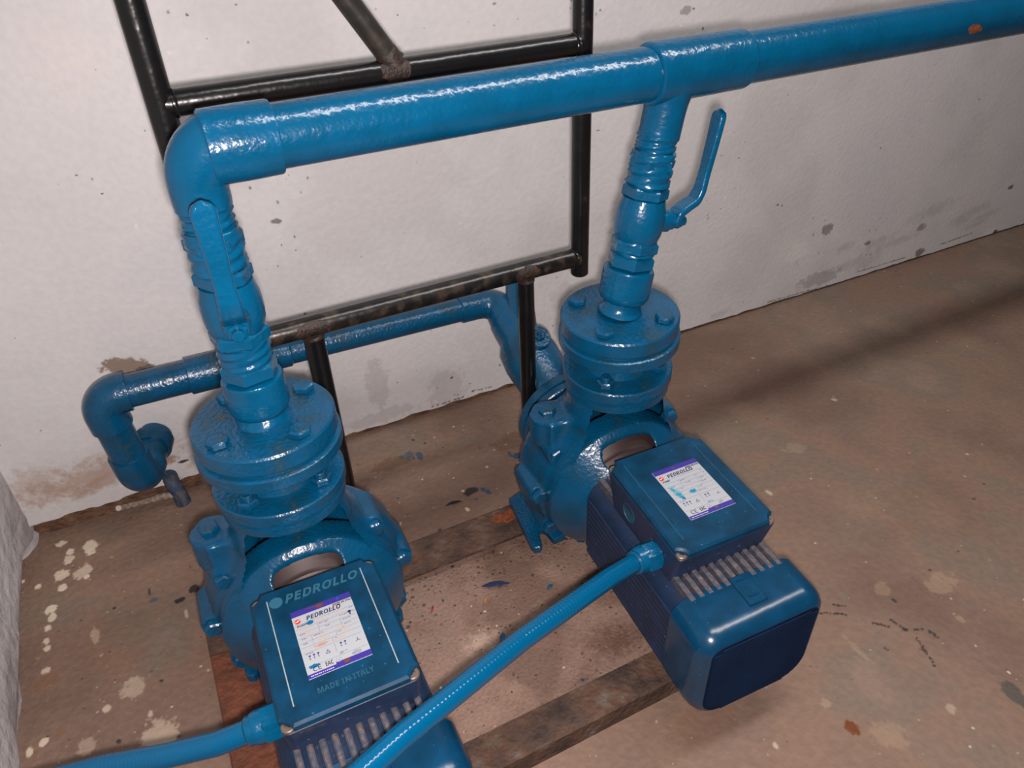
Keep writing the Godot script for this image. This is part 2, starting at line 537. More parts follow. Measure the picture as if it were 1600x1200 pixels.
# ---------------------------------------------------------------- the room
func wall_canvas() -> Canvas:
	var k := Canvas.new()
	k.start(2048, 700, -0.4, 0.0, 700.0, 41, [Color(0.765, 0.755, 0.755), Color(0.79, 0.785, 0.785), Color(0.805, 0.795, 0.795), Color(0.785, 0.78, 0.785)], 0.02, 0.22)
	var W := Color(0.9, 0.88, 0.86)
	var P := Color(0.24, 0.21, 0.22)
	k.dots(420, -0.4, 0.0, 2.5, 1.0, 0.0005, 0.0018, [P, Color(0.45, 0.41, 0.4)], 0.7, -70)
	k.dots(260, -0.4, 0.0, 2.5, 1.0, 0.001, 0.004, [W], 0.5, 60)
	for c in [Vector2(0.09, 0.47), Vector2(0.13, 0.52), Vector2(0.62, 0.3), Vector2(0.65, 0.34), Vector2(1.2, 0.87), Vector2(0.95, 0.75), Vector2(1.4, 0.9)]:
		k.dots(26, c.x - 0.05, c.y - 0.05, c.x + 0.05, c.y + 0.05, 0.0006, 0.0022, [P, W, P], 0.7, -60)
	for i in 14:
		var x := k.r.randf_range(0.9, 2.2)
		k.blot(x, 1.0 - k.r.randf_range(0.02, 0.12), k.r.randf_range(0.03, 0.1), k.r.randf_range(0.006, 0.02), Color(0.6, 0.58, 0.58), 0.3, 0.6, 0.7, -0.1, -16)
	for i in 40:
		k.blot(k.r.randf_range(-0.3, 0.1), 1.0 - k.r.randf_range(0.0, 0.12), k.r.randf_range(0.01, 0.04), k.r.randf_range(0.003, 0.01), Color(0.66, 0.57, 0.51), 0.35, 0.7, 0.6, -0.3, 30)
	k.blot(-0.107, 0.754, 0.0361, 0.0131, Color(0.5, 0.43, 0.37), 0.9, 0.5, 0.2, 0.25, -30)
	k.blot(-0.083, 0.766, 0.0155, 0.0048, Color(0.3, 0.25, 0.22), 0.6)
	k.blot(-0.138, 0.771, 0.0115, 0.0038, Color(0.35, 0.3, 0.26), 0.6)
	k.blot(-0.198, 0.921, 0.1156, 0.0294, Color(0.62, 0.5, 0.43), 0.55, 0.6, 0.6)
	k.blot(-0.270, 0.908, 0.0511, 0.0409, Color(0.62, 0.52, 0.46), 0.4, 0.6, 0.7)
	k.blot(-0.111, 0.929, 0.0281, 0.0097, Color(0.55, 0.4, 0.33), 0.6)
	k.blot(-0.080, 0.940, 0.0077, 0.0022, Color(0.1, 0.1, 0.13), 0.9)
	k.blot(0.091, 0.329, 0.0017, 0.0014, P, 0.81)
	k.blot(0.072, 0.324, 0.0016, 0.0020, P, 0.41)
	k.blot(0.080, 0.331, 0.0007, 0.0007, P, 0.81)
	k.blot(0.148, 0.324, 0.0021, 0.0010, P, 0.72)
	k.blot(0.106, 0.357, 0.0014, 0.0007, P, 0.63)
	k.blot(0.153, 0.366, 0.0014, 0.0018, P, 0.36)
	k.blot(0.348, 0.355, 0.0016, 0.0016, P, 0.85)
	k.blot(0.489, 0.355, 0.0033, 0.0021, P, 0.54)
	k.blot(0.486, 0.382, 0.0013, 0.0013, P, 0.81)
	k.blot(-0.060, 0.515, 0.0014, 0.0008, P, 0.81)
	k.blot(-0.080, 0.488, 0.0010, 0.0008, P, 0.72)
	k.blot(0.662, 0.555, 0.0031, 0.0010, P, 0.63)
	k.blot(0.660, 0.380, 0.0019, 0.0014, P, 0.54)
	k.blot(0.818, 0.397, 0.0113, 0.0068, P, 0.32)
	k.blot(0.832, 0.395, 0.0021, 0.0015, P, 0.81)
	k.blot(0.854, 0.426, 0.0016, 0.0026, P, 0.81)
	k.blot(0.810, 0.417, 0.0023, 0.0023, W, 0.9)
	k.blot(0.137, 0.594, 0.0083, 0.0046, P, 0.54)
	k.blot(0.158, 0.622, 0.0017, 0.0021, P, 0.63)
	k.blot(0.156, 0.642, 0.0017, 0.0008, P, 0.54)
	k.blot(0.138, 0.630, 0.0013, 0.0008, P, 0.81)
	k.blot(0.126, 0.659, 0.0008, 0.0008, P, 0.81)
	k.blot(0.149, 0.744, 0.0019, 0.0014, P, 0.72)
	k.blot(0.126, 0.660, 0.0008, 0.0008, P, 0.72)
	k.blot(0.965, 0.654, 0.0019, 0.0013, P, 0.63)
	k.blot(0.975, 0.627, 0.0013, 0.0013, P, 0.72)
	k.blot(1.081, 0.767, 0.0021, 0.0021, P, 0.81)
	k.blot(1.093, 0.771, 0.0021, 0.0021, P, 0.81)
	k.blot(1.338, 0.700, 0.0023, 0.0015, P, 0.72)
	k.blot(1.608, 0.644, 0.0025, 0.0016, P, 0.54)
	k.blot(1.830, 0.878, 0.0112, 0.0067, P, 0.63)
	k.blot(1.234, 0.852, 0.0156, 0.0156, P, 0.41)
	k.blot(1.158, 0.887, 0.0307, 0.0239, W, 0.25)
	k.blot(1.539, 0.916, 0.0162, 0.0101, P, 0.36)
	k.blot(1.557, 0.983, 0.0168, 0.0126, P, 0.54)
	k.blot(1.804, 0.991, 0.0323, 0.0139, W, 0.4)
	k.blot(1.828, 0.992, 0.0093, 0.0070, P, 0.81)
	k.blot(1.241, 0.968, 0.0661, 0.0184, P, 0.20)
	k.blot(1.368, 0.915, 0.0113, 0.0057, P, 0.45)
	k.blot(0.240, 0.905, 0.0214, 0.0534, P, 0.11)
	k.blot(0.363, 0.960, 0.0386, 0.0514, P, 0.09)
	k.blot(0.242, 0.972, 0.0745, 0.0149, P, 0.11)
	k.blot(0.597, 0.846, 0.0263, 0.0394, P, 0.07)
	k.blot(0.372, 0.936, 0.0029, 0.0023, P, 0.72)
	k.blot(0.343, 0.948, 0.0017, 0.0011, P, 0.72)
	k.blot(0.406, 0.961, 0.0023, 0.0012, P, 0.63)
	k.blot(0.374, 0.974, 0.0029, 0.0012, P, 0.63)
	k.blot(0.133, 0.843, 0.0010, 0.0010, P, 0.72)
	k.blot(0.169, 0.875, 0.0010, 0.0010, P, 0.72)
	k.blot(0.466, 0.941, 0.0018, 0.0024, P, 0.72)
	k.blot(0.584, 0.796, 0.0017, 0.0011, P, 0.63)
	k.blot(-0.047, 0.352, 0.0434, 0.0506, Color(0.85, 0.78, 0.75), 0.2, 0.6, 0.8)
	k.stroke([Vector2(1.100, 0.988), Vector2(1.209, 0.991), Vector2(1.329, 0.999)], 0.0016, P, 0.7, -60)
	k.stroke([Vector2(1.360, 0.983), Vector2(1.513, 0.984)], 0.0016, P, 0.7, -60)
	k.stroke([Vector2(1.629, 0.979), Vector2(1.739, 0.975)], 0.0016, P, 0.7, -60)
	k.stroke([Vector2(0.328, 0.984), Vector2(0.360, 0.985), Vector2(0.392, 0.985)], 0.0016, P, 0.7, -60)
	k.stroke([Vector2(0.405, 0.978), Vector2(0.449, 0.982)], 0.0016, P, 0.7, -60)
	return k

func floor_canvas() -> Canvas:
	var k := Canvas.new()
	k.start(2048, 1024, -0.4, -1.12, 700.0, 51, [Color(0.44, 0.35, 0.3), Color(0.47, 0.385, 0.335), Color(0.5, 0.405, 0.345), Color(0.46, 0.4, 0.35), Color(0.51, 0.43, 0.375)], 0.05, 0.3)
	var W := Color(0.84, 0.79, 0.7)
	var T := Color(0.5, 0.36, 0.27)
	var T2 := Color(0.36, 0.26, 0.2)
	var K := Color(0.13, 0.11, 0.12)
	var B := Color(0.12, 0.26, 0.4)
	var R := Color(0.4, 0.2, 0.06)
	var G := Color(0.28, 0.27, 0.25)
	var G2 := Color(0.45, 0.44, 0.4)
	var Y := Color(0.64, 0.55, 0.45)
	for i in 60:
		k.blot(k.r.randf_range(-0.4, 2.4), k.r.randf_range(-1.1, 0.2), k.r.randf_range(0.02, 0.12), k.r.randf_range(0.02, 0.08), [T, Y, G2, T2][k.r.randi() % 4], 0.16, 0.7, 0.8, k.r.randf() * 3.0)
	k.dots(1500, -0.4, -1.1, 2.5, 0.3, 0.0006, 0.0022, [W, W, Color(0.7, 0.64, 0.56)], 0.9, 40)
	k.dots(900, -0.4, -1.1, 2.5, 0.3, 0.0006, 0.0025, [K, T2, Color(0.2, 0.16, 0.15)], 0.75, -40)
	k.dots(70, 0.4, -1.05, 2.2, 0.0, 0.002, 0.008, [Y, W, G2], 0.6, 20)
	k.dots(160, -0.05, -1.0, 0.45, -0.74, 0.0008, 0.003, [W, B, K, W], 0.9)
	k.dots(90, -0.34, -1.0, -0.1, -0.6, 0.0008, 0.003, [W, K, Y], 0.8)
	k.blot(-0.234, -0.985, 0.0113, 0.0152, W, 0.9)
	k.blot(-0.273, -1.014, 0.0095, 0.0062, W, 0.9)
	k.blot(-0.260, -0.989, 0.0056, 0.0076, W, 0.9)
	k.blot(-0.263, -0.973, 0.0083, 0.0104, W, 0.8)
	k.blot(-0.271, -0.946, 0.0109, 0.0129, W, 0.85)
	k.blot(-0.244, -0.939, 0.0127, 0.0143, W, 0.7)
	k.blot(-0.240, -0.925, 0.0045, 0.0056, W, 0.95)
	k.blot(-0.302, -0.939, 0.0053, 0.0057, W, 0.95)
	k.blot(-0.270, -0.920, 0.0062, 0.0083, W, 0.9)
	k.blot(-0.286, -0.886, 0.0086, 0.0079, W, 0.9)
	k.blot(-0.283, -0.869, 0.0060, 0.0078, W, 0.85)
	k.blot(-0.288, -0.852, 0.0050, 0.0063, W, 0.9)
	k.blot(-0.289, -0.830, 0.0041, 0.0061, W, 0.85)
	k.blot(-0.289, -0.817, 0.0049, 0.0060, W, 0.9)
	k.blot(-0.289, -0.781, 0.0064, 0.0057, W, 0.8)
	k.blot(-0.291, -0.677, 0.0058, 0.0059, W, 0.85)
	k.blot(-0.305, -0.672, 0.0036, 0.0069, W, 0.85)
	k.blot(-0.232, -0.810, 0.0058, 0.0157, W, 0.55)
	k.blot(-0.321, -0.959, 0.0027, 0.0043, W, 0.9)
	k.blot(-0.194, -0.706, 0.0140, 0.0168, W, 0.45)
	k.blot(-0.171, -0.622, 0.0204, 0.0262, W, 0.5)
	k.blot(-0.224, -0.689, 0.0045, 0.0051, W, 0.7)
	k.blot(-0.247, -0.647, 0.0115, 0.0115, W, 0.35)
	k.blot(-0.178, -0.657, 0.0037, 0.0059, W, 0.6)
	k.blot(-0.289, -0.764, 0.0219, 0.0134, T, 0.6)
	k.blot(-0.273, -0.683, 0.0059, 0.0070, T, 0.6)
	k.blot(-0.107, -0.828, 0.0079, 0.0076, K, 0.85)
	k.blot(-0.127, -0.817, 0.0069, 0.0050, K, 0.85)
	k.blot(-0.159, -0.835, 0.0069, 0.0051, B, 0.5)
	k.blot(-0.163, -0.852, 0.0018, 0.0078, K, 0.6)
	k.blot(-0.122, -0.788, 0.0025, 0.0096, W, 0.5)
	k.blot(0.520, -0.266, 0.0078, 0.0105, R, 0.95)
	k.blot(0.713, -0.205, 0.0102, 0.0317, G, 0.75)
	k.blot(0.779, -0.359, 0.0270, 0.0173, Y, 0.45)
	k.blot(0.704, -0.385, 0.0126, 0.0119, Y, 0.35)
	k.blot(0.549, -0.240, 0.0224, 0.0158, Y, 0.35)
	k.blot(0.518, -0.302, 0.0073, 0.0073, Y, 0.5)
	k.blot(0.652, -0.401, 0.0067, 0.0104, G2, 0.4)
	k.blot(0.811, -0.659, 0.0230, 0.0155, Y, 0.35)
	k.blot(0.604, -0.335, 0.0039, 0.0257, Y, 0.35)
	k.blot(0.750, -0.308, 0.0048, 0.0069, Y, 0.5)
	k.blot(0.733, -0.231, 0.0022, 0.0031, W, 0.8)
	k.blot(0.702, -0.367, 0.0025, 0.0035, K, 0.6)
	k.blot(0.253, -0.951, 0.0096, 0.0118, B, 0.5)
	k.blot(0.267, -0.943, 0.0064, 0.0118, B, 0.6)
	k.blot(0.240, -0.954, 0.0053, 0.0067, B, 0.5)
	k.blot(0.217, -0.946, 0.0367, 0.0165, T2, 0.5)
	k.blot(0.418, -0.900, 0.0378, 0.0241, T2, 0.45)
	k.blot(0.351, -0.938, 0.0217, 0.0139, G2, 0.35)
	k.blot(0.306, -0.822, 0.0130, 0.0089, K, 0.85)
	k.blot(0.285, -0.788, 0.0048, 0.0056, W, 0.7)
	k.blot(0.325, -0.816, 0.0040, 0.0059, B, 0.8)
	k.blot(0.330, -0.807, 0.0040, 0.0059, B, 0.8)
	k.blot(0.409, -0.863, 0.0105, 0.0066, B, 0.8)
	k.blot(0.400, -0.872, 0.0032, 0.0099, B, 0.6)
	k.blot(0.533, -0.379, 0.0314, 0.0142, T, 0.3)
	k.blot(0.381, -0.346, 0.0431, 0.0256, T, 0.25)
	k.blot(0.875, -0.456, 0.0748, 0.0593, T, 0.25)
	k.blot(0.749, -0.481, 0.0548, 0.0410, G2, 0.15)
	k.blot(-0.210, -0.779, 0.0490, 0.0579, T, 0.25)
	k.stroke([Vector2(0.602, -0.399), Vector2(0.619, -0.390), Vector2(0.633, -0.378)], 0.002, K, 0.7, -40)
	k.stroke([Vector2(0.629, -0.398), Vector2(0.642, -0.389)], 0.002, K, 0.7, -40)
	k.stroke([Vector2(0.652, -0.354), Vector2(0.664, -0.340)], 0.002, K, 0.7, -40)
	k.stroke([Vector2(0.674, -0.346), Vector2(0.677, -0.330), Vector2(0.698, -0.317)], 0.002, K, 0.7, -40)
	k.stroke([Vector2(0.680, -0.316), Vector2(0.674, -0.298), Vector2(0.665, -0.275)], 0.002, K, 0.7, -40)
	k.stroke([Vector2(0.702, -0.313), Vector2(0.703, -0.300)], 0.002, K, 0.7, -40)
	k.stroke([Vector2(0.635, -0.321), Vector2(0.634, -0.314)], 0.002, K, 0.7, -40)
	return k

func fill_canvas() -> Canvas:
	var k := Canvas.new()
	k.start(900, 420, -0.06, -0.7, 1400.0, 61, [Color(0.42, 0.33, 0.285), Color(0.495, 0.4, 0.345), Color(0.53, 0.43, 0.38), Color(0.505, 0.42, 0.37)], 0.07, 0.45)
	var K := Color(0.16, 0.12, 0.11)
	for i in 30:
		k.blot(k.r.randf_range(-0.05, 0.55), k.r.randf_range(-0.7, -0.42), k.r.randf_range(0.01, 0.05), k.r.randf_range(0.01, 0.03), [Color(0.42, 0.29, 0.24), Color(0.66, 0.57, 0.5), Color(0.36, 0.26, 0.22)][k.r.randi() % 3], 0.3, 0.7, 0.8, k.r.randf() * 3.0)
	k.blot(0.345, -0.47, 0.05, 0.03, Color(0.34, 0.23, 0.19), 0.6, 0.6, 0.8)
	k.blot(0.2, -0.55, 0.03, 0.02, Color(0.7, 0.62, 0.56), 0.6, 0.6, 0.8)
	k.dots(1500, -0.06, -0.7, 0.55, -0.41, 0.0004, 0.0018, [K, K, Color(0.3, 0.2, 0.17), Color(0.2, 0.12, 0.1)], 0.9, -60)
	k.dots(120, -0.06, -0.7, 0.55, -0.41, 0.0005, 0.0022, [Color(0.86, 0.8, 0.74), Color(0.1, 0.26, 0.4), Color(0.8, 0.72, 0.64)], 0.9, 30)
	k.dots(220, -0.06, -0.69, 0.4, -0.6, 0.0008, 0.003, [K, Color(0.3, 0.2, 0.17)], 0.8, -50)
	return k

func room() -> void:
	# floor slab
	var fm := floor_canvas().mat(0.72, 0.7, 3.0)
	var u := func(x: float, z: float) -> Vector2: return Vector2((x + 0.4) * 700.0 / 2048.0, (z + 1.12) * 700.0 / 1024.0)
	var top := flat(PackedVector3Array([Vector3(-0.6, 0, -1.2), Vector3(6.1, 0, -1.2), Vector3(6.1, 0, 4.0), Vector3(-0.6, 0, 4.0)]), Vector3.UP, PackedVector2Array([u.call(-0.6, -1.2), u.call(6.1, -1.2), u.call(6.1, 4.0), u.call(-0.6, 4.0)]), PackedInt32Array([0, 1, 2, 0, 2, 3]))
	struct("floor", top, fm)
	part("slab", box(Vector3(6.7, 0.14, 5.2), 0.0), M.plain, get_node("floor"), at(Vector3(2.75, -0.072, 1.4)))
	# rear wall: plaster whose lower edge is broken and stops short of the floor
	var nz := FastNoiseLite.new()
	nz.seed = 3
	nz.frequency = 9.0
	nz.fractal_octaves = 4
	var pts := PackedVector3Array()
	var nor := PackedVector3Array()
	var uv := PackedVector2Array()
	var idx := PackedInt32Array()
	var n := 520
	for i in n + 1:
		var x := lerpf(-0.36, 6.1, pow(float(i) / n, 1.6))
		var base := 0.025 if x < 0.0 else lerpf(0.025, 0.009, clampf(x / 0.2, 0, 1)) if x < 0.6 else lerpf(0.009, 0.0035, clampf((x - 0.6) / 0.6, 0, 1))
		var yb := maxf(0.0005, base + nz.get_noise_1d(x * 2.5) * 0.005 * minf(1.0, base / 0.008))
		var rows := [Vector3(x, yb, -1.1), Vector3(x, yb, -1.043), Vector3(x, yb + 0.003, -1.04), Vector3(x, 0.5, -1.04), Vector3(x, 2.2, -1.04)]
		var ns := [Vector3.DOWN, Vector3(0, -0.8, 0.6), Vector3.BACK, Vector3.BACK, Vector3.BACK]
		for r in 5:
			pts.append(rows[r])
			nor.append(ns[r])
			uv.append(Vector2((x + 0.4) * 700.0 / 2048.0, 1.0 - rows[r].y))
		if i > 0:
			for r in 4:
				var a := (i - 1) * 5 + r
				idx.append_array([a, a + 1, a + 5, a + 1, a + 6, a + 5])
	var arr := []
	arr.resize(Mesh.ARRAY_MAX)
	arr[Mesh.ARRAY_VERTEX] = pts
	arr[Mesh.ARRAY_NORMAL] = nor
	arr[Mesh.ARRAY_TEX_UV] = uv
	arr[Mesh.ARRAY_INDEX] = idx
	var wm := ArrayMesh.new()
	wm.add_surface_from_arrays(Mesh.PRIMITIVE_TRIANGLES, arr)
	var wall := struct("wall_rear", wm, wall_canvas().mat(0.82, 0.6, 2.5))
	part("masonry", box(Vector3(6.5, 2.2, 0.12), 0.0), M.plain, wall, at(Vector3(2.87, 1.1, -1.165)))
	struct("baseboard_rear", box(Vector3(6.5, 0.08, 0.05), 0.0), M.skirt).position = Vector3(2.87, 0.038, -1.073)
	# left wall: chipped along its foot
	var pl := [[-1.06, -0.301, -0.303], [-1.03, -0.306, -0.303], [-1.012, -0.316, -0.306], [-1.0, -0.33, -0.306], [-0.96, -0.331, -0.307], [-0.92, -0.327, -0.307], [-0.9, -0.33, -0.308], [-0.85, -0.322, -0.309], [-0.82, -0.325, -0.309], [-0.75, -0.317, -0.309], [-0.7, -0.319, -0.309], [-0.654, -0.311, -0.309], [-0.5, -0.309, -0.308], [0.0, -0.307, -0.306], [4.0, -0.3, -0.3]]
	var v := PackedVector3Array()
	var ring := func(h: float) -> PackedVector3Array:
		var o := PackedVector3Array()
		var t := clampf(h / 0.038, 0.0, 1.0)
		for q in pl: o.append(Vector3(lerpf(q[1], q[2], t * t * (3.0 - 2.0 * t)) + (nz.get_noise_2d(q[0] * 6.0, h * 60.0) * 0.005 if h < 0.2 else 0.0), h, q[0]))
		o.append(Vector3(-0.45, h, 4.0))
		o.append(Vector3(-0.45, h, -1.06))
		return o
	var hs := [0.0, 0.008, 0.016, 0.026, 0.038, 0.052, 0.07, 0.09, 0.3, 2.2]
	for k in hs.size() - 1:
		var a: PackedVector3Array = ring.call(hs[k])
		var b: PackedVector3Array = ring.call(hs[k + 1])
		for i in a.size():
			var j := (i + 1) % a.size()
			v.append_array([a[i], a[j], b[i], a[j], b[j], b[i]])
	var cast := noise_tex(0.03, true, 5.0, null, 5, 71)
	struct("wall_left", mesh(fixed(v), 50.0), surf(Color(1, 1, 1), 0.85, noise_tex(0.006, false, 1, grad([[0.0, Color(0.62, 0.6, 0.6)], [0.4, Color(0.76, 0.75, 0.75)], [1.0, Color(0.82, 0.81, 0.81)]]), 6, 72), 2.0, cast, 0.5))
	struct("wall_right", box(Vector3(0.1, 2.2, 5.2), 0.0), M.plain).position = Vector3(4.05, 1.1, 1.4)
	struct("wall_front", box(Vector3(6.7, 2.2, 0.1), 0.0), M.plain).position = Vector3(2.75, 1.1, 2.75)
	struct("ceiling", box(Vector3(6.7, 0.1, 5.3), 0.0), M.ceil).position = Vector3(2.75, 2.25, 1.4)
	var cl := thing("ceiling_lamp", "long white batten lamp on the ceiling, outside the picture", "ceiling lamp", at(Vector3(0.82, 1.81, -0.28)))
	part("housing", box(Vector3(1.3, 0.03, 0.15), 0.004), M.white, cl, at(Vector3(0, -0.015, 0)))
	part("diffuser", box(Vector3(1.2, 0.025, 0.12), 0.004), M.lamp, cl, at(Vector3(0, -0.0425, 0)))
	for s in [-0.5, 0.5]: part("hanger", lathe([[0.004, 0.0], [0.004, 0.39]], 12), M.white, cl, at(Vector3(s, 0.0, 0)))

func base_frame() -> void:
	var t := thing("base_frame", "rusty angle steel base frame on the floor under both pumps", "base frame")
	var ell := func(l: float, w: float, flip: float) -> PackedVector3Array:   # angle bar along x: flat leg on top, upright leg on the outer side
		var p := PackedVector2Array([Vector2(0, 0.0), Vector2(0.005, 0.0), Vector2(0.005, 0.024), Vector2(w, 0.025), Vector2(w, 0.03), Vector2(0.002, 0.03), Vector2(0, 0.028)])
		var q := PackedVector2Array()
		for a in p: q.append(Vector2(a.x * flip, a.y))
		return prism(q, 0.0, l, 0.0)
	var lie := Basis(Vector3(0, 0, 1), Vector3(1, 0, 0), Vector3(0, 1, 0))   # profile x -> z, profile y -> y, length -> x
	part("rear_rail", moved(ell.call(0.63, 0.06, 1.0), Transform3D(lie, Vector3(-0.1, 0, -0.738))), M.rust, t)
	part("front_rail", moved(ell.call(0.63, 0.042, -1.0), Transform3D(lie, Vector3(-0.1, 0, -0.392))), M.rust, t)
	var side := Basis(Vector3(1, 0, 0), Vector3(0, 0, 1), Vector3(0, 1, 0))
	part("side_rail", moved(ell.call(0.243, 0.055, 1.0), Transform3D(side, Vector3(-0.1, 0, -0.677))), M.redrust, t)
	part("side_rail", moved(ell.call(0.243, 0.055, -1.0), Transform3D(side, Vector3(0.53, 0, -0.677))), M.redrust, t)
	part("rust_patch", prism(PackedVector2Array([Vector2(-0.02, -0.009), Vector2(-0.012, -0.017), Vector2(-0.002, -0.013), Vector2(0.012, -0.017), Vector2(0.03, -0.02), Vector2(0.034, 0.006), Vector2(0.02, 0.012), Vector2(0.01, 0.004), Vector2(-0.004, 0.008), Vector2(-0.008, 0.001), Vector2(-0.018, 0.0)]), 0.0295, 0.0304), M.orange, t, at(Vector3(0.317, 0, -0.712)))
	# concrete between the rails
	var u := func(x: float, z: float) -> Vector2: return Vector2((x + 0.06) * 1400.0 / 900.0, (z + 0.7) * 1400.0 / 420.0)
	var nz := FastNoiseLite.new()
	nz.frequency = 12.0
	nz.fractal_octaves = 3
	var pts := PackedVector3Array()
	var uv := PackedVector2Array()
	var nor := PackedVector3Array()
	var idx := PackedInt32Array()
	for j in 25:
		for i in 53:
			var x := lerpf(-0.093, 0.523, i / 52.0)
			var z := lerpf(-0.732, -0.398, j / 24.0)
			var y := lerpf(0.011, 0.0245, clampf((z + 0.66) / 0.2, 0, 1)) + nz.get_noise_2d(x, z) * 0.0022
			if z > -0.45: y = minf(y, 0.0245)
			pts.append(Vector3(x, y, z))
			uv.append(u.call(x, z))
			nor.append(Vector3(-nz.get_noise_2d(x + 0.002, z) + nz.get_noise_2d(x - 0.002, z), 1.8, -nz.get_noise_2d(x, z + 0.002) + nz.get_noise_2d(x, z - 0.002)).normalized())
			if i < 52 and j < 24:
				var a := j * 53 + i
				idx.append_array([a, a + 1, a + 53, a + 1, a + 54, a + 53])
	var arr := []
	arr.resize(Mesh.ARRAY_MAX)
	arr[Mesh.ARRAY_VERTEX] = pts
	arr[Mesh.ARRAY_NORMAL] = nor
	arr[Mesh.ARRAY_TEX_UV] = uv
	arr[Mesh.ARRAY_INDEX] = idx
	var m := ArrayMesh.new()
	m.add_surface_from_arrays(Mesh.PRIMITIVE_TRIANGLES, arr)
	var c := MeshInstance3D.new()
	c.name = "concrete_infill"
	c.mesh = m
	c.material_override = fill_canvas().mat(0.8, 0.8, 3.0)
	add_child(c, true)
	tag(c, "rough speckled concrete fill between the rails of the rusty base frame", "concrete")

# ---------------------------------------------------------------- pumps (own axes: x right, y up, z towards the motor; origin under the outlet)
const AY := 0.13
const ALZ := Basis(Vector3(1, 0, 0), Vector3(0, 0, 1), Vector3(0, -1, 0))   # turns y to z

static func smin(a: float, b: float, k: float) -> float:
	var h := maxf(k - absf(a - b), 0.0) / k
	return minf(a, b) - h * h * k * 0.25

static func rcyl(r: float, z: float, R: float, hz: float, rd: float) -> float:
	var x := r - R + rd
	var y := absf(z) - hz + rd
	return minf(maxf(x, y), 0.0) + sqrt(maxf(x, 0.0) ** 2 + maxf(y, 0.0) ** 2) - rd

static func rbox(p: Vector3, h: Vector3, rd: float) -> float:
	var q := p.abs() - h + Vector3.ONE * rd
	return Vector3(maxf(q.x, 0), maxf(q.y, 0), maxf(q.z, 0)).length() + minf(maxf(q.x, maxf(q.y, q.z)), 0.0) - rd

static func cone(p: Vector3, a: Vector3, b: Vector3, ra: float, rb: float) -> float:
	var ab := b - a
	var t := clampf((p - a).dot(ab) / ab.length_squared(), 0.0, 1.0)
	return (p - a - ab * t).length() - lerpf(ra, rb, t)

const BOLT_ANGLES := [41.0, 5.0, -31.0, -66.0, 139.0, 175.0, 211.0, 246.0]

static func volute_sdf(p: Vector3) -> float:
	var q := Vector2(p.x, p.y - AY)
	var r := q.length()
	var ang := atan2(q.y, q.x)
	var grow := 0.01 * (0.5 + 0.5 * sin(ang * 0.5 + 2.2))
	var d := rcyl(r, p.z + 0.041, 0.106 + grow, 0.034, 0.024)
	d = smin(d, rcyl(r, p.z + 0.002, 0.101, 0.0205, 0.003), 0.012)
	d = smin(d, rcyl(r, p.z + 0.008, 0.1055, 0.011, 0.004), 0.008)
	# bolt bosses
	for a in BOLT_ANGLES:
		var c := Vector2(cos(deg_to_rad(a)), sin(deg_to_rad(a))) * 0.1075
		var bz := rcyl((q - c).length(), p.z + 0.024, 0.0122, 0.025, 0.003)
		d = smin(d, bz, 0.007)
	d = smin(d, cone(p, Vector3(0, 0.2, -0.012), Vector3(0, 0.276, -0.002), 0.058, 0.05), 0.022)
	d = smin(d, rbox(p - Vector3(-0.042, 0.219, -0.0225), Vector3(0.046, 0.0262, 0.0235), 0.003), 0.008)
	d = smin(d, cone(p, Vector3(0, 0.175, -0.006), Vector3(0, 0.24, -0.002), 0.08, 0.057), 0.024)
	d = smin(d, maxf(Vector2(p.x + 0.0815, p.z + 0.026).length() - 0.0205, absf(p.y - 0.225) - 0.02), 0.008)
	d = smin(d, rcyl(r, p.z + 0.095, 0.043, 0.03, 0.004), 0.02)
	for s in [-1.0, 1.0]:
		d = smin(d, rbox(p - Vector3(0.068 * s, 0.06, -0.05), Vector3(0.02, 0.028, 0.03), 0.006), 0.015)
	return d

static func bracket_sdf(p: Vector3) -> float:
	var q := Vector2(p.x, p.y - AY)
	var r := q.length()
	var d := maxf(maxf(r - 0.1, absf(p.z - 0.033) - 0.042), (r - 0.1 + p.z - 0.023) * 0.7071)
	d = smin(d, rcyl(r, p.z - 0.05, 0.064, 0.033, 0.003), 0.012)
	d = smin(d, rcyl(r, p.z - 0.008, 0.1, 0.012, 0.003), 0.003)
	# flats beside the outer bolts
	d = maxf(d, -maxf(maxf(r - 0.093, (r - 0.1 + p.z - 0.023) * 0.7071 + 0.0055), maxf(0.006 - p.z, p.z - 0.068)))
	var s := rbox(p - Vector3(0, AY + 0.085, 0.0398), Vector3(0.0355, 0.06, 0.0092), 0.0075)
	return -smin(-d, s, 0.003)

func text(s: String, em: float, depth: float, bold := true, wide := 1.0, slant := 0.0) -> PackedVector3Array:
	var f := SystemFont.new()
	f.font_names = PackedStringArray(["Droid Sans"])
	f.font_weight = 700 if bold else 400
	var t := TextMesh.new()
	t.font = f
	t.text = s
	t.font_size = 32
	t.pixel_size = em / 32.0
	t.depth = depth
	t.curve_step = 1.0
	var a := t.get_mesh_arrays()
	var v: PackedVector3Array = a[Mesh.ARRAY_VERTEX]
	var ix: PackedInt32Array = a[Mesh.ARRAY_INDEX]
	var o := PackedVector3Array()
	# lay it down: x right, y -> -z, z -> up
	var b := Transform3D(Basis(Vector3(wide, 0, 0), Vector3(slant, 0, -1), Vector3(0, 1, 0)), Vector3.ZERO)
	for i in ix: o.append(b * v[i])
	return o

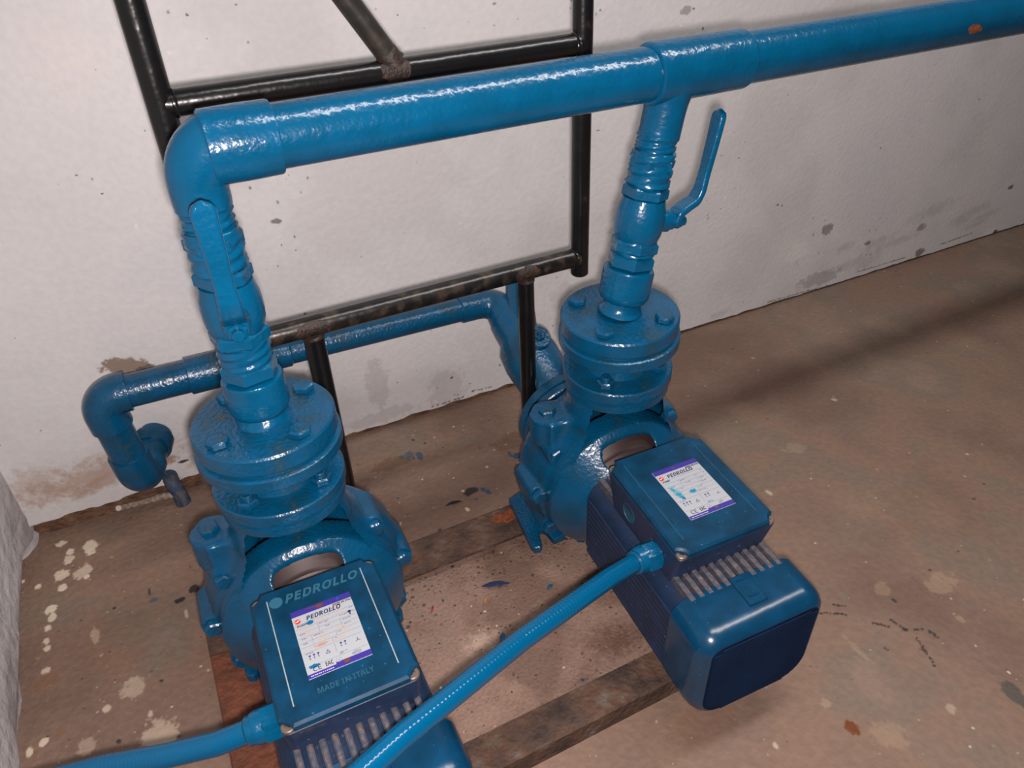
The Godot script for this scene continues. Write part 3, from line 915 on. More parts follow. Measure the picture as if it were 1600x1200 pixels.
func plate_tex(kind: int) -> ImageTexture:
	var w := 330
	var h := 450
	var im := Image.create(w, h, false, Image.FORMAT_RGB8)
	im.fill(Color(0.62, 0.64, 0.66))
	var ink := Color(0.18, 0.17, 0.4)
	var grey := Color(0.45, 0.45, 0.52)
	var band := Color(0.2, 0.16, 0.52)
	im.fill_rect(Rect2i(0, 0, w, 40), band)
	im.fill_rect(Rect2i(int(w * 0.45), h - 36, w, 36), band)
	im.fill_rect(Rect2i(0, h - 26, w, 26), band)
	for y in [98, 128, 158, 190, 222, 254, 380]: im.fill_rect(Rect2i(6, y, w - 12, 2), grey)
	im.fill_rect(Rect2i(168, 254, 2, 100), grey)
	im.fill_rect(Rect2i(10, 290, 152, 2), grey)
	im.fill_rect(Rect2i(176, 290, 140, 2), grey)
	for q in [[190, 60, 2, 38], [120, 128, 2, 60], [236, 158, 2, 64], [72, 190, 2, 64], [196, 222, 2, 32]]: im.fill_rect(Rect2i(q[0], q[1], q[2], q[3]), grey)
	var r := RandomNumberGenerator.new()
	r.seed = 90 + kind
	# small illegible print: short dashes
	for q in [[200, 66], [210, 80], [130, 134], [240, 134], [18, 164], [150, 165], [250, 165], [20, 196], [84, 197], [250, 197], [20, 230], [206, 230], [300, 104], [302, 134], [180, 362], [180, 370], [250, 388], [236, 396], [246, 404], [20, 296], [182, 262]]:
		var x: int = q[0]
		for k in 2 + r.randi() % 5:
			var l := 3 + r.randi() % 6
			im.fill_rect(Rect2i(x, q[1] + r.randi() % 2, l, 4 + r.randi() % 3), ink.lerp(grey, r.randf()))
			x += l + 3
	# terminal diagrams, delta and star
	for g in [[30, 312, 3], [196, 304, 2]]:
		for k in g[2]:
			im.fill_rect(Rect2i(g[0] + k * 22, g[1], 11, 9), ink)
			im.fill_rect(Rect2i(g[0] + k * 22 + 4, g[1] + 9, 2, 22), ink)
			im.fill_rect(Rect2i(g[0] + k * 22, g[1] + 20, 8, 3), ink)
	for k in 22:
		im.fill_rect(Rect2i(126 - k / 2, 318 + k, 3, 2), ink)
		im.fill_rect(Rect2i(126 + k / 2, 318 + k, 3, 2), ink)
		im.fill_rect(Rect2i(116 + k, 339, 2, 3), ink)
		if k < 12:
			im.fill_rect(Rect2i(286, 316 + k, 3, 2), ink)
			im.fill_rect(Rect2i(286 - k, 327 + k * 2 / 3, 3, 3), ink)
			im.fill_rect(Rect2i(286 + k, 327 + k * 2 / 3, 3, 3), ink)
	# white print on the lower band, rings beside the CE mark
	for k in 12: im.fill_rect(Rect2i(14 + k * 10, h - 16, 5 + r.randi() % 4, 6), Color(0.75, 0.72, 0.85))
	for k in 40:
		var a := TAU * k / 40.0
		im.fill_rect(Rect2i(int(166 + 15 * cos(a)), int(404 + 14 * sin(a)), 2, 2), grey)
	im.fill_rect(Rect2i(160, 402, 12, 4), grey)
	var k2 := Canvas.new()
	k2.w = w
	k2.h = h
	k2.s = 1.0
	im.convert(Image.FORMAT_RGB8)
	k2.b = im.get_data()
	k2.hb.resize(w * h)
	k2.r.seed = 4
	k2.nz.frequency = 0.03
	var teal := Color(0.02, 0.36, 0.52)
	var rust := Color(0.42, 0.23, 0.12)
	if kind == 0:
		for q in [[140, 118], [60, 176], [250, 118], [230, 208], [120, 206], [130, 240], [250, 240], [60, 142], [200, 276], [90, 268], [240, 66]]:
			k2.blot(q[0], q[1], 50, 7, Color(0.7, 0.58, 0.5), 0.65, 0.5, 0.6)
		k2.blot(110, 272, 46, 12, Color(0.66, 0.42, 0.3), 0.7, 0.5, 0.7)
		k2.blot(160, 20, 22, 15, rust, 0.95, 0.6, 0.3)
		k2.blot(120, 12, 45, 8, rust, 0.5, 0.7, 0.5)
		k2.blot(205, h - 24, 20, 15, rust, 0.95, 0.5, 0.4)
		k2.blot(86, 108, 19, 15, teal, 1.0, 0.15, 0.1)
		k2.blot(44, 384, 28, 13, teal, 1.0, 0.3, 0.1)
		k2.blot(296, 132, 10, 9, Color(0.12, 0.13, 0.3), 1.0, 0.3, 0.2)
		k2.blot(296, 146, 4, 10, Color(0.12, 0.13, 0.3), 1.0, 0.3, 0.2)
		k2.blot(260, 18, 10, 7, teal, 0.9)
	else:
		k2.blot(150, 18, 12, 12, Color(0.34, 0.26, 0.28), 0.9, 0.5, 0.4)
		k2.blot(205, h - 26, 16, 13, Color(0.36, 0.28, 0.28), 0.95, 0.5, 0.4)
		var cy := Color(0.05, 0.52, 0.62)
		k2.blot(44, 140, 22, 12, Color(0.4, 0.75, 0.78), 0.6, 0.9, 0.6)
		k2.blot(40, 190, 14, 30, cy, 0.85, 0.9, 0.5, -0.3)
		k2.blot(52, 240, 22, 34, cy, 0.95, 0.9, 0.4, -0.2)
		k2.blot(60, 275, 12, 16, teal, 1.0, 0.8, 0.3)
		k2.blot(150, 250, 28, 17, Color(0.02, 0.48, 0.6), 1.0, 0.4, 0.3)
	return k2.tex()

func make_pump(kind: int, t: Transform3D, label: String) -> void:
	var o := thing("electric_pump", label, "pump", t, "centrifugal pumps on the base frame")
	if not C.has("volute"):
		C.volute = nets(volute_sdf, Vector3(-0.132, 0.005, -0.135), Vector3(0.132, 0.3, 0.026), 0.0034)
		C.bracket = nets(bracket_sdf, Vector3(-0.108, 0.022, -0.012), Vector3(0.108, 0.24, 0.088), 0.0028)
		C.disc = mesh(lathe([[0.056, 0.282], [0.0615, 0.284], [0.0615, 0.293], [0.0565, 0.295], [0.0565, 0.297], [0.0635, 0.2985], [0.0642, 0.3], [0.0642, 0.3112], [0.0628, 0.3126]], 64))
		C.sflange = mesh(moved(lathe([[0.06, 0.0], [0.071, 0.001], [0.0725, 0.0025], [0.0725, 0.0125], [0.071, 0.014]], 64), Transform3D(ALZ, Vector3(0, AY, -0.122))))
		var foot := PackedVector2Array([Vector2(-0.111, -0.094), Vector2(-0.085, -0.103), Vector2(-0.05, -0.094), Vector2(-0.044, -0.04), Vector2(-0.046, 0.001), Vector2(-0.057, 0.003), Vector2(-0.0585, -0.008), Vector2(-0.064, -0.009), Vector2(-0.067, 0.0), Vector2(-0.086, 0.002), Vector2(-0.0885, -0.018), Vector2(-0.092, -0.023), Vector2(-0.097, -0.022), Vector2(-0.1, -0.014), Vector2(-0.1035, 0.002), Vector2(-0.109, 0.006), Vector2(-0.116, 0.003), Vector2(-0.118, -0.004)])
		var mir := PackedVector2Array()
		for q in foot: mir.append(Vector2(-q.x, q.y))
		C.foot0 = mesh(prism(foot, 0.03, 0.043, 0.0015))
		C.foot1 = mesh(prism(mir, 0.03, 0.043, 0.0015))
		C.bolt = mesh(moved(lathe([[0.0115, 0.0], [0.0115, 0.0018], [0.011, 0.002]], 24), Transform3D()) + moved(hexhead(0.0102, 0.0085), at(Vector3(0, 0.002, 0))))
		C.plug = mesh(hexhead(0.0108, 0.0085, 0.3) + lathe([[0.0125, -0.002], [0.0125, 0.001]], 24))
		C.shaft = mesh(moved(lathe([[0.014, 0.002], [0.086, 0.004], [0.088, 0.006], [0.088, 0.014], [0.074, 0.028], [0.073, 0.034], [0.062, 0.044], [0.055, 0.056], [0.014, 0.06]], 56), Transform3D(ALZ, Vector3(0, AY, 0.005))))
		C.motor = mesh(moved(prism(rrect(0.0695, 0.0635, 0.026, 10), 0.06, 0.25, 0.002), Transform3D(ALZ, Vector3(0, AY, 0))), 30.0)
		C.fin = mesh(box(Vector3(0.0058, 0.0135, 0.19), 0.0014))
		C.sidefin = mesh(box(Vector3(0.008, 0.0072, 0.178), 0.0012))
		C.cover = mesh(loft_cover(), 34.0)
		C.clip = mesh(box(Vector3(0.021, 0.005, 0.036), 0.0012))
		C.cliprib = mesh(box(Vector3(0.012, 0.0016, 0.0022), 0.0005))
		C.grille = mesh(grille())
		C.notch = mesh(moved(lathe([[0.012, 0.0], [0.0125, 0.0008], [0.011, 0.0012]], 28), at(Vector3.ZERO)))
		C.tbox = mesh(moved(prism(rrect(0.0588, 0.0732, 0.006), 0.185, 0.2385, 0.001), at(Vector3(0, 0, 0.1593))), 30.0)
		C.tbox = taper(C.tbox)
		C.lid = mesh(moved(prism(lid_poly(), 0.2375, 0.2472, 0.0022), at(Vector3(0, 0, 0.1593))), 34.0)
		C.screw = mesh(lathe([[0.006, 0.0], [0.006, 0.0022], [0.0052, 0.003], [0.0026, 0.003], [0.0024, 0.0015]], 20))
		C.rib = mesh(box(Vector3(0.0011, 0.0008, 0.118), 0.0003))
		C.gland = mesh(moved(prism(ngon(6, 0.0165, 0.2), 0.0, 0.016, 0.0015), along(Vector3.ZERO, Vector3(-1, 0, 0))) + moved(lathe([[0.0145, -0.006], [0.0145, 0.0], [0.0145, 0.02], [0.013, 0.024]], 28), along(Vector3.ZERO, Vector3(-1, 0, 0))))
		C.knock = mesh(moved(lathe([[0.012, 0.0], [0.012, 0.0008], [0.0108, 0.0009], [0.0105, 0.0003]], 28), along(Vector3.ZERO, Vector3(-1, 0, 0))))
	part("volute", C.volute, M.cast, o)
	part("bracket", C.bracket, M.cast, o)
	part("outlet_flange", C.disc, M.cast, o)
	part("suction_flange", C.sflange, M.cast, o)
	var inn := 0.022 if kind == 0 else 0.0
	part("foot", C.foot0, M.cast, o, at(Vector3(inn, 0, 0)))
	part("foot", C.foot1, M.cast, o, at(Vector3(-inn, 0, 0)))
	part("shaft", C.shaft, M.shaft, o)
	for k in BOLT_ANGLES.size():
		var a := deg_to_rad(BOLT_ANGLES[k])
		part("bolt", C.bolt, M.cast, o, Transform3D(ALZ * Basis(Vector3.UP, k * 0.37), Vector3(0.1075 * cos(a), AY + 0.1075 * sin(a), -0.0005)))
	part("priming_plug", C.plug, M.cast, o, at(Vector3(-0.0805, 0.2445, -0.025)))
	var mo := part("motor_housing", C.motor, M.motor, o)
	for k in 11: part("cooling_fin", C.fin, M.fin, mo, at(Vector3((k - 5) * 0.0106, AY + 0.066, 0.16)))
	for s in [-1, 1]:
		for k in 11: part("cooling_fin", C.sidefin, M.motor, mo, at(Vector3(0.0662 * s, AY - 0.004 + (k - 5) * 0.0088, 0.156)))
	var fc := part("fan_cover", C.cover, M.cover, o)
	part("clip", C.clip, M.cover, fc, at(Vector3(0.003, AY + 0.0718, 0.267)))
	for z in [0.256, 0.276]: part("clip_rib", C.cliprib, M.cover, fc, at(Vector3(0.003, AY + 0.0748, z)))
	var gr := part("vent_grille", C.grille, M.grille, o)
	gr.set_meta("kind", "stuff")
	var tb := part("terminal_box", C.tbox, M.boxdark, o)
	part("lid", C.lid, M.lid, tb)
	for s in [[-1, -1], [1, -1], [1, 1], [-1, 1]]: part("lid_screw", C.screw, M.screw, tb, at(Vector3(0.0527 * s[0], 0.2382, 0.1593 + 0.0668 * s[1])))
	part("knockout", C.knock, M.emboss_low, tb, at(Vector3(-0.0575, 0.213, 0.135)))
	for s in [-1, 1]: part("lid_ridge", C.rib, M.line if kind == 0 else M.emboss_low, tb, at(Vector3(0.0445 * s, 0.2474, 0.157)))
	if kind == 0:
		part("raised_lettering", moved(text("PEDROLLO", 0.0135, 0.0012, true, 1.02, 0.3), at(Vector3(0.006, 0.2473, 0.1035))) + moved(lathe([[0.0062, 0.0], [0.0062, 0.0008]], 24), at(Vector3(-0.037, 0.2471, 0.1035))), M.emboss, tb)
		part("raised_lettering", moved(text("MADE IN ITALY", 0.0075, 0.001, true, 0.9), at(Vector3(0.0, 0.2473, 0.2115))), M.emboss_low, tb)
	part("cable_gland", C.gland, M.paint, o, at(Vector3(-0.0585, 0.207, 0.192)))
	# nameplate
	var cx := -0.0003 if kind == 0 else 0.0045
	var pm := surf(Color.WHITE, 0.5)
	pm.uv1_triplanar = false
	pm.uv1_scale = Vector3.ONE
	pm.albedo_texture = plate_tex(kind)
	pm.texture_repeat = false
	var q := PackedVector3Array([Vector3(-0.0275, 0, -0.038), Vector3(0.0275, 0, -0.038), Vector3(0.0275, 0, 0.038), Vector3(-0.0275, 0, 0.038)])
	var plate := part("nameplate", flat(q, Vector3.UP, PackedVector2Array([Vector2(0, 0), Vector2(1, 0), Vector2(1, 1), Vector2(0, 1)]), PackedInt32Array([0, 1, 2, 0, 2, 3])), pm, o, at(Vector3(cx, 0.2478, 0.1597)))
	part("backing", box(Vector3(0.055, 0.0006, 0.076), 0.0), M.white, plate, at(Vector3(0, -0.00035, 0)))
	var letters := moved(text("PEDROLLO", 0.0068, 0.0002, true, 0.93, 0.2), at(Vector3(0.0005, 0.0001, -0.0255)))
	part("print", letters, M.ink, plate)
	part("print", moved(text("PUMP", 0.0032, 0.0002, true, 1.0, 0.15), at(Vector3(-0.0205, 0.0001, -0.0195))) + moved(text("CE", 0.0062, 0.0002, false, 1.15), at(Vector3(-0.0185, 0.0001, 0.0300))) + moved(text("EAC", 0.0058, 0.0002, true, 0.65), at(Vector3(-0.008, 0.0001, 0.0298))) + moved(text("MADE IN ITALY", 0.0026, 0.0002, true, 0.8), at(Vector3(0.019, 0.0001, -0.0292))), M.inkdark, plate)
	part("emblem", moved(lathe([[0.0027, 0.0], [0.0027, 0.0002]], 24), at(Vector3(-0.0232, 0.0001, -0.0252))), M.red, plate)
	part("emblem_swoosh", moved(tube(PackedVector3Array([Vector3(-0.0022, 0, 0.0003), Vector3(0.0, 0, -0.0001), Vector3(0.002, 0, -0.0012)]), [0.0002, 0.0006, 0.0002], 8), at(Vector3(-0.0232, 0.0002, -0.0252))), M.white, plate)

func taper(m: ArrayMesh) -> ArrayMesh:   # the box narrows towards the motor
	var a := m.surface_get_arrays(0)
	var v: PackedVector3Array = a[Mesh.ARRAY_VERTEX]
	for i in v.size():
		var t := clampf((0.2385 - v[i].y) / 0.0535, 0.0, 1.0)
		v[i].z = 0.1593 + (v[i].z - 0.1593) * (1.0 - 0.17 * t)
		v[i].x *= 1.0 - 0.04 * t
	a[Mesh.ARRAY_VERTEX] = v
	var o := ArrayMesh.new()
	o.add_surface_from_arrays(Mesh.PRIMITIVE_TRIANGLES, a)
	return o

func lid_poly() -> PackedVector2Array:   # rectangle with a hollow cut out of each corner for the screws
	var p := PackedVector2Array()
	var w := 0.0592
	var h := 0.0735
	var r := 0.0105
	for k in 4:
		var sx := 1 if k in [0, 3] else -1
		var sy := 1 if k in [0, 1] else -1
		var c := Vector2(w * sx, h * sy)
		for i in 6:
			var t := float(i) / 5
			var a := (c - Vector2(0, r * sy)).lerp(c - Vector2(r * sx, 0), t if k in [0, 2] else 1.0 - t)
			var dir := (a - c).normalized()
			p.append(c + dir * lerpf(a.distance_to(c), r, 0.6))
	return p

func loft_cover() -> PackedVector3Array:
	var base := cover_poly()
	var rows := []
	for q in [[0.001, 0.2485], [0.0, 0.25], [0.0, 0.286], [0.0012, 0.294], [0.0042, 0.3005], [0.0085, 0.3045], [0.0118, 0.3058], [0.0125, 0.305]]:
		rows.append([inset(base, q[0]) if q[0] > 0.0 else base, q[1]])
	var v := PackedVector3Array()
	var n := base.size()
	for k in rows.size() - 1:
		for i in n:
			var j := (i + 1) % n
			var a := Vector3(rows[k][0][i].x, rows[k][1], rows[k][0][i].y)
			var b := Vector3(rows[k][0][j].x, rows[k][1], rows[k][0][j].y)
			var c := Vector3(rows[k + 1][0][i].x, rows[k + 1][1], rows[k + 1][0][i].y)
			var d := Vector3(rows[k + 1][0][j].x, rows[k + 1][1], rows[k + 1][0][j].y)
			v.append_array([a, b, c, b, d, c])
	for e in [0, rows.size() - 1]:
		for i in n:
			var j := (i + 1) % n
			var a := Vector3(rows[e][0][i].x, rows[e][1], rows[e][0][i].y)
			var b := Vector3(rows[e][0][j].x, rows[e][1], rows[e][0][j].y)
			var c := Vector3(0, rows[e][1], 0)
			v.append_array([b, a, c] if e == 0 else [a, b, c])
	return moved(fixed(v), Transform3D(ALZ, Vector3(0, AY, 0)))

func grille() -> PackedVector3Array:
	var v := moved(prism(inset(cover_poly(), 0.0115), 0.3, 0.3062, 0.0008), Transform3D(ALZ, Vector3(0, AY, 0)))
	for k in 25:
		var y := (k - 12.2) * 0.0046
		var half := 0.0628
		if y > 0.05: half -= (y - 0.046) * 1.2
		if y < -0.024: half -= 0.034 - sqrt(maxf(0.0, 0.034 ** 2 - (y + 0.024) ** 2))
		if half > 0.01: v += moved(box(Vector3(half * 2.0, 0.0024, 0.0026), 0.0), at(Vector3(0, AY + y, 0.3062)))
	return v

func cover_poly() -> PackedVector2Array:   # flat top, strongly rounded below (second coordinate points down)
	var p := PackedVector2Array()
	for k in 4:
		var r: float = [0.042, 0.042, 0.024, 0.024][k]
		var c := Vector2((0.0765 - r) * (1 if k in [0, 3] else -1), (0.0715 - r) * (1 if k in [0, 1] else -1))
		for i in 10:
			var a := PI / 2 * (k + i / 9.0)
			p.append(c + Vector2(cos(a), sin(a)) * r)
	return p

func pumps() -> void:
	make_pump(0, Transform3D(Basis(Vector3.UP, deg_to_rad(-1.11)), Vector3(0.0306, 0, PZ)), "nearer blue electric pump at the bottom edge, raised lettering on its lid above the nameplate")
	make_pump(1, Transform3D(Basis(Vector3(0.998, 0.025, 0.056), Vector3(-0.028, 0.998, 0.05), Vector3(-0.055, -0.052, 0.997)).orthonormalized(), Vector3(0.4374, 0.002, -0.6347)), "farther blue electric pump with its fan cover showing and cyan paint splashed on the nameplate")

# ---------------------------------------------------------------- pipework
func risers() -> void:
	var fl := mesh(lathe([[0.064, -0.038], [0.0682, -0.0365], [0.069, -0.035], [0.069, -0.0245], [0.067, -0.023], [0.063, -0.0225], [0.063, -0.0195], [0.0655, -0.019], [0.0668, -0.0175], [0.0668, -0.002], [0.0652, 0.0]], 64))
	var neck := mesh(lathe([[0.038, -0.0705], [0.034, -0.06], [0.034, -0.046], [0.042, -0.036]], 40))
	var head := mesh(hexhead(0.0108, 0.0075))
	var nut := mesh(hexhead(0.0105, 0.008) + lathe([[0.0055, 0.0], [0.0055, 0.0125], [0.0048, 0.0132]], 16))
	var cup := mesh(lathe([[0.0215, 0.0], [0.026, 0.003], [0.0278, 0.007], [0.0282, 0.011], [0.028, 0.036], [0.0265, 0.0385], [0.022, 0.039]], 40))
	var weld := mesh(lathe([[0.0255, 0.0], [0.0248, 0.003], [0.0222, 0.0065], [0.0206, 0.011], [0.0203, 0.024]], 36, 0.0008), 60.0)
	var nip := PackedVector3Array()
	var prof := []
	for i in 15: prof.append([0.0203 + (0.0009 if i % 2 else 0.0) + 0.0006 * sin(i * 1.3), i * 0.003])
	nip = lathe(prof, 36, 0.0007)
	var nipm := mesh(nip, 70.0)
	var hexm := mesh(prism(ngon(6, 0.0258, 0.3), 0.0, 0.0165, 0.003))
	for k in 2:
		var T := Transform3D(Basis(Vector3.UP, deg_to_rad(-1.11)), Vector3(0.0306, 0.3822, PZ)) if k == 0 else Transform3D(Basis(Vector3(0.998, 0.025, 0.056), Vector3(-0.028, 0.998, 0.05), Vector3(-0.055, -0.052, 0.997)).orthonormalized(), Vector3(0.427, 0.384, -0.616))
		var o := thing("discharge_riser", ["upright blue flanged riser on the nearer pump, below the pipe's elbow", "leaning blue flanged riser on the farther pump, below the pipe's tee"][k], "riser", T, "flanged risers on the pumps")
		part("riser_flange", fl, M.cast, o)
		part("neck", neck, M.cast, o)
		for i in 4:
			var a := TAU / 4 * i + deg_to_rad([60.0, 48.0][k])
			part("bolt", head, M.cast, o, Transform3D(Basis(Vector3.UP, i * 0.8 + 0.3), Vector3(0.051 * cos(a), -0.0002, 0.051 * sin(a))))
			var b := TAU / 4 * i + PI / 4
			part("nut", nut, M.cast, o, Transform3D(Basis(Vector3.UP, i * 0.5), Vector3(0.049 * cos(b), -0.0694, 0.049 * sin(b))))
		# the pipe above the flange; on the second pump it leans
		var dir := Vector3.UP if k == 0 else (T.basis.inverse() * Vector3(0.049, 0.248, -0.004)).normalized()
		var up := along(Vector3.ZERO, dir)
		var s0: float = [0.0, 0.006][k]
		part("weld_bead", weld, M.paint, o, up)
		part("coupling", cup, M.paint, o, up * at(Vector3(0, 0.008 + s0, 0)))
		part("hex_nut", hexm, M.paint, o, up * Transform3D(Basis(Vector3.UP, 0.5 + k), Vector3(0, 0.047 + s0, 0)))
		part("thread", nipm, M.paint, o, up * Transform3D(Basis().scaled(Vector3(1.1, 0.7, 1.1)), Vector3(0, 0.063 + s0, 0)))
		# ball valve
		var vs: float = [0.083, 0.071][k]
		var G := T * up
		var vt := G * at(Vector3(0, vs, 0))
		if k == 1: vt = vt * Transform3D(Basis(Vector3.UP, deg_to_rad(88.0)), Vector3.ZERO)
		else: vt = vt * Transform3D(Basis(Vector3.UP, deg_to_rad(-3.0)), Vector3.ZERO)
		ball_valve(vt, ["blue lever ball valve below the elbow, its handle seen from the front", "blue lever ball valve below the tee, its handle standing out to the right"][k])
		# nipple and union above the valve
		part("thread", nipm, M.paint, o, up * Transform3D(Basis().scaled(Vector3(1.08, 0.85, 1.08)), Vector3(0, vs + 0.071, 0)))
		part("hex_nut", hexm, M.paint, o, up * Transform3D(Basis(Vector3.UP, 0.2 + k).scaled(Vector3(0.93, 0.8, 0.93)), Vector3(0, vs + 0.088, 0)))
		part("thread", nipm, M.paint, o, up * Transform3D(Basis().scaled(Vector3(0.98, 0.6, 0.98)), Vector3(0, vs + 0.1, 0)))
		part("nipple", lathe([[0.0196, 0.0], [0.0202, 0.003], [0.0194, 0.006], [0.0194, 0.03]], 36), M.paint, o, up * at(Vector3(0, vs + 0.122, 0)))

func ribbon(path: PackedVector3Array, side: Vector3, ws: Array, th: float) -> PackedVector3Array:   # a flat bar bent along a path
	var v := PackedVector3Array()
	var rings := []
	var n := path.size()
	for k in n:
		var d := (path[mini(k + 1, n - 1)] - path[maxi(k - 1, 0)]).normalized()
		var nn := side.cross(d).normalized()
		var w: float = ws[k]
		var ring := PackedVector3Array()
		for q in rrect(w, minf(th, w), minf(th, w) * 0.8, 3): ring.append(path[k] + side * q.x + nn * q.y)
		rings.append(ring)
	var m: int = rings[0].size()
	for k in n - 1:
		for i in m:
			var j := (i + 1) % m
			v.append_array([rings[k][i], rings[k][j], rings[k + 1][i], rings[k][j], rings[k + 1][j], rings[k + 1][i]])
	for i in m:
		var j := (i + 1) % m
		v.append_array([path[0], rings[0][j], rings[0][i], path[n - 1], rings[n - 1][i], rings[n - 1][j]])
	return fixed(v)

func smooth_path(p: Array, n: int) -> PackedVector3Array:
	var c := Curve3D.new()
	for i in p.size():
		var a: Vector3 = p[maxi(i - 1, 0)]
		var b: Vector3 = p[mini(i + 1, p.size() - 1)]
		var tn := (b - a) / 6.0
		c.add_point(p[i], -tn, tn)
	var o := PackedVector3Array()
	for i in n: o.append(c.sample_baked(c.get_baked_length() * i / (n - 1)))
	return o

func ball_valve(t: Transform3D, label: String) -> void:   # pipe along y, stem along z
	var o := thing("ball_valve", label, "valve", t, "lever valves on the risers")
	if not C.has("vbody"):
		C.vbody = mesh(lathe([[0.022, 0.012], [0.0235, 0.016], [0.0255, 0.022], [0.0262, 0.03], [0.0262, 0.038], [0.0255, 0.046], [0.0236, 0.053], [0.0225, 0.058]], 44) + moved(lathe([[0.012, 0.015], [0.012, 0.034], [0.0108, 0.0355]], 28), along(Vector3(0, 0.034, 0), Vector3.BACK)), 50.0)
		C.vhex = mesh(prism(ngon(6, 0.0264, 0.26), 0.0, 0.0145, 0.003))
		C.packing = mesh(moved(hexhead(0.0098, 0.007), along(Vector3(0, 0.034, 0.0352), Vector3.BACK)))
		C.stem = mesh(moved(lathe([[0.0052, 0.0], [0.0052, 0.02], [0.004, 0.0212]], 18), along(Vector3(0, 0.034, 0.036), Vector3.BACK)))
		C.locknut = mesh(moved(hexhead(0.0086, 0.0062), along(Vector3(0, 0.034, 0.0455), Vector3.BACK, 0.4)))
		var ctrl := [Vector3(0, 0.026, 0.0435), Vector3(0, 0.033, 0.0435), Vector3(0, 0.043, 0.0445), Vector3(0, 0.051, 0.054), Vector3(0, 0.057, 0.063), Vector3(0, 0.068, 0.0665), Vector3(0, 0.09, 0.0675), Vector3(0, 0.118, 0.068), Vector3(0, 0.142, 0.068), Vector3(0, 0.151, 0.068)]
		var path := smooth_path(ctrl, 46)
		var ws := []
		for i in 46:
			var s := i / 45.0
			var w := 0.0105 if s < 0.2 else lerpf(0.0105, 0.0078, clampf((s - 0.2) / 0.3, 0, 1)) if s < 0.55 else lerpf(0.0078, 0.0094, clampf((s - 0.55) / 0.4, 0, 1))
			if s > 0.93: w *= sqrt(maxf(0.02, 1.0 - ((s - 0.93) / 0.07) ** 2))
			if s < 0.05: w *= sqrt(maxf(0.05, 1.0 - ((0.05 - s) / 0.05) ** 2))
			ws.append(w)
		C.handle = mesh(ribbon(path, Vector3.RIGHT, ws, 0.0042), 40.0)
	part("body", C.vbody, M.paint, o)
	part("end_hex", C.vhex, M.paint, o)
	part("end_hex", C.vhex, M.paint, o, Transform3D(Basis(Vector3.UP, 0.35).scaled(Vector3(0.93, 1, 0.93)), Vector3(0, 0.057, 0)))
	part("packing_nut", C.packing, M.paint, o)
	part("stem", C.stem, M.paint, o)
	part("handle", C.handle, M.paint, o)
	part("lock_nut", C.locknut, M.paint, o)

func manifold() -> void:
	var o := thing("discharge_pipe", "thick level blue pipe across the top, from its elbow over the tee rightwards", "pipe")
	var X := Vector3.RIGHT
	var c := Vector3(0.0306, PY, PZ)
	var path := PackedVector3Array([c + X * 0.05])
	path.append_array(arc(c, Vector3(-1, 0, 0), Vector3(0, -1, 0), 0.027, 14))
	path.append(c + Vector3(0, -0.038, 0))
	var rr := []
	for i in path.size(): rr.append(lerpf(0.0278, 0.0226, clampf((i - 3.0) / 11.0, 0, 1)))
	part("elbow", tube(path, rr, 40), M.paint, o)
	part("socket_collar", moved(lathe([[0.0272, 0.0], [0.0286, 0.0012], [0.029, 0.03], [0.0286, 0.052], [0.0278, 0.0536], [0.0255, 0.054]], 48), along(Vector3(0.0425, PY, PZ), X)), M.paint, o)
	part("pipe_length", moved(lathe([[0.025, 0.0], [0.025, 0.18], [0.025, 0.375]], 48), along(Vector3(0.09, PY, PZ), X)), M.paint, o)
	part("tee", moved(lathe([[0.0258, 0.0], [0.0282, 0.0018], [0.0289, 0.005], [0.0289, 0.038], [0.0285, 0.0392], [0.0286, 0.04], [0.0286, 0.078], [0.0281, 0.079], [0.0284, 0.0805], [0.0284, 0.11], [0.0275, 0.113], [0.0255, 0.115]], 48), along(Vector3(0.4475, PY, PZ), X)), M.paint, o)
	part("tee_branch", moved(lathe([[0.0245, 0.0], [0.0222, 0.012], [0.0212, 0.022], [0.021, 0.048], [0.0198, 0.05]], 40), along(Vector3(0.4752, PY - 0.014, PZ), Vector3(-0.049, -0.248, 0.004))), M.paint, o)
	part("elbow_collar", moved(lathe([[0.0222, 0.0], [0.0226, 0.0015], [0.0222, 0.009], [0.02, 0.0105]], 40), along(c + Vector3(0, -0.0345, 0), Vector3.DOWN)), M.paint, o)
	var run := part("pipe_length", moved(lathe([[0.025, 0.0], [0.025, 1.2], [0.025, 3.435]], 48), along(Vector3(0.561, PY, PZ), X)), M.paint, o)
	# bare rusty spot on the right-hand length
	var v := PackedVector3Array()
	var sp := [[-0.011, -0.16], [-0.006, -0.32], [0.003, -0.34], [0.013, -0.26], [0.011, -0.1], [0.004, 0.06], [-0.006, 0.08], [-0.012, -0.04]]
	for lay in [0.02485, 0.02525]:
		for i in sp.size():
			var a: Array = sp[i]
			var b: Array = sp[(i + 1) % sp.size()]
			var f := func(q: Array) -> Vector3: return Vector3(0.875 + q[0], PY + lay * sin(q[1]), PZ + lay * cos(q[1]))
			v.append_array([f.call([0.0, -0.13]), f.call(a), f.call(b)] if lay > 0.025 else [f.call([0.0, -0.13]), f.call(b), f.call(a)])
	part("rust_spot", v, M.orange, run)

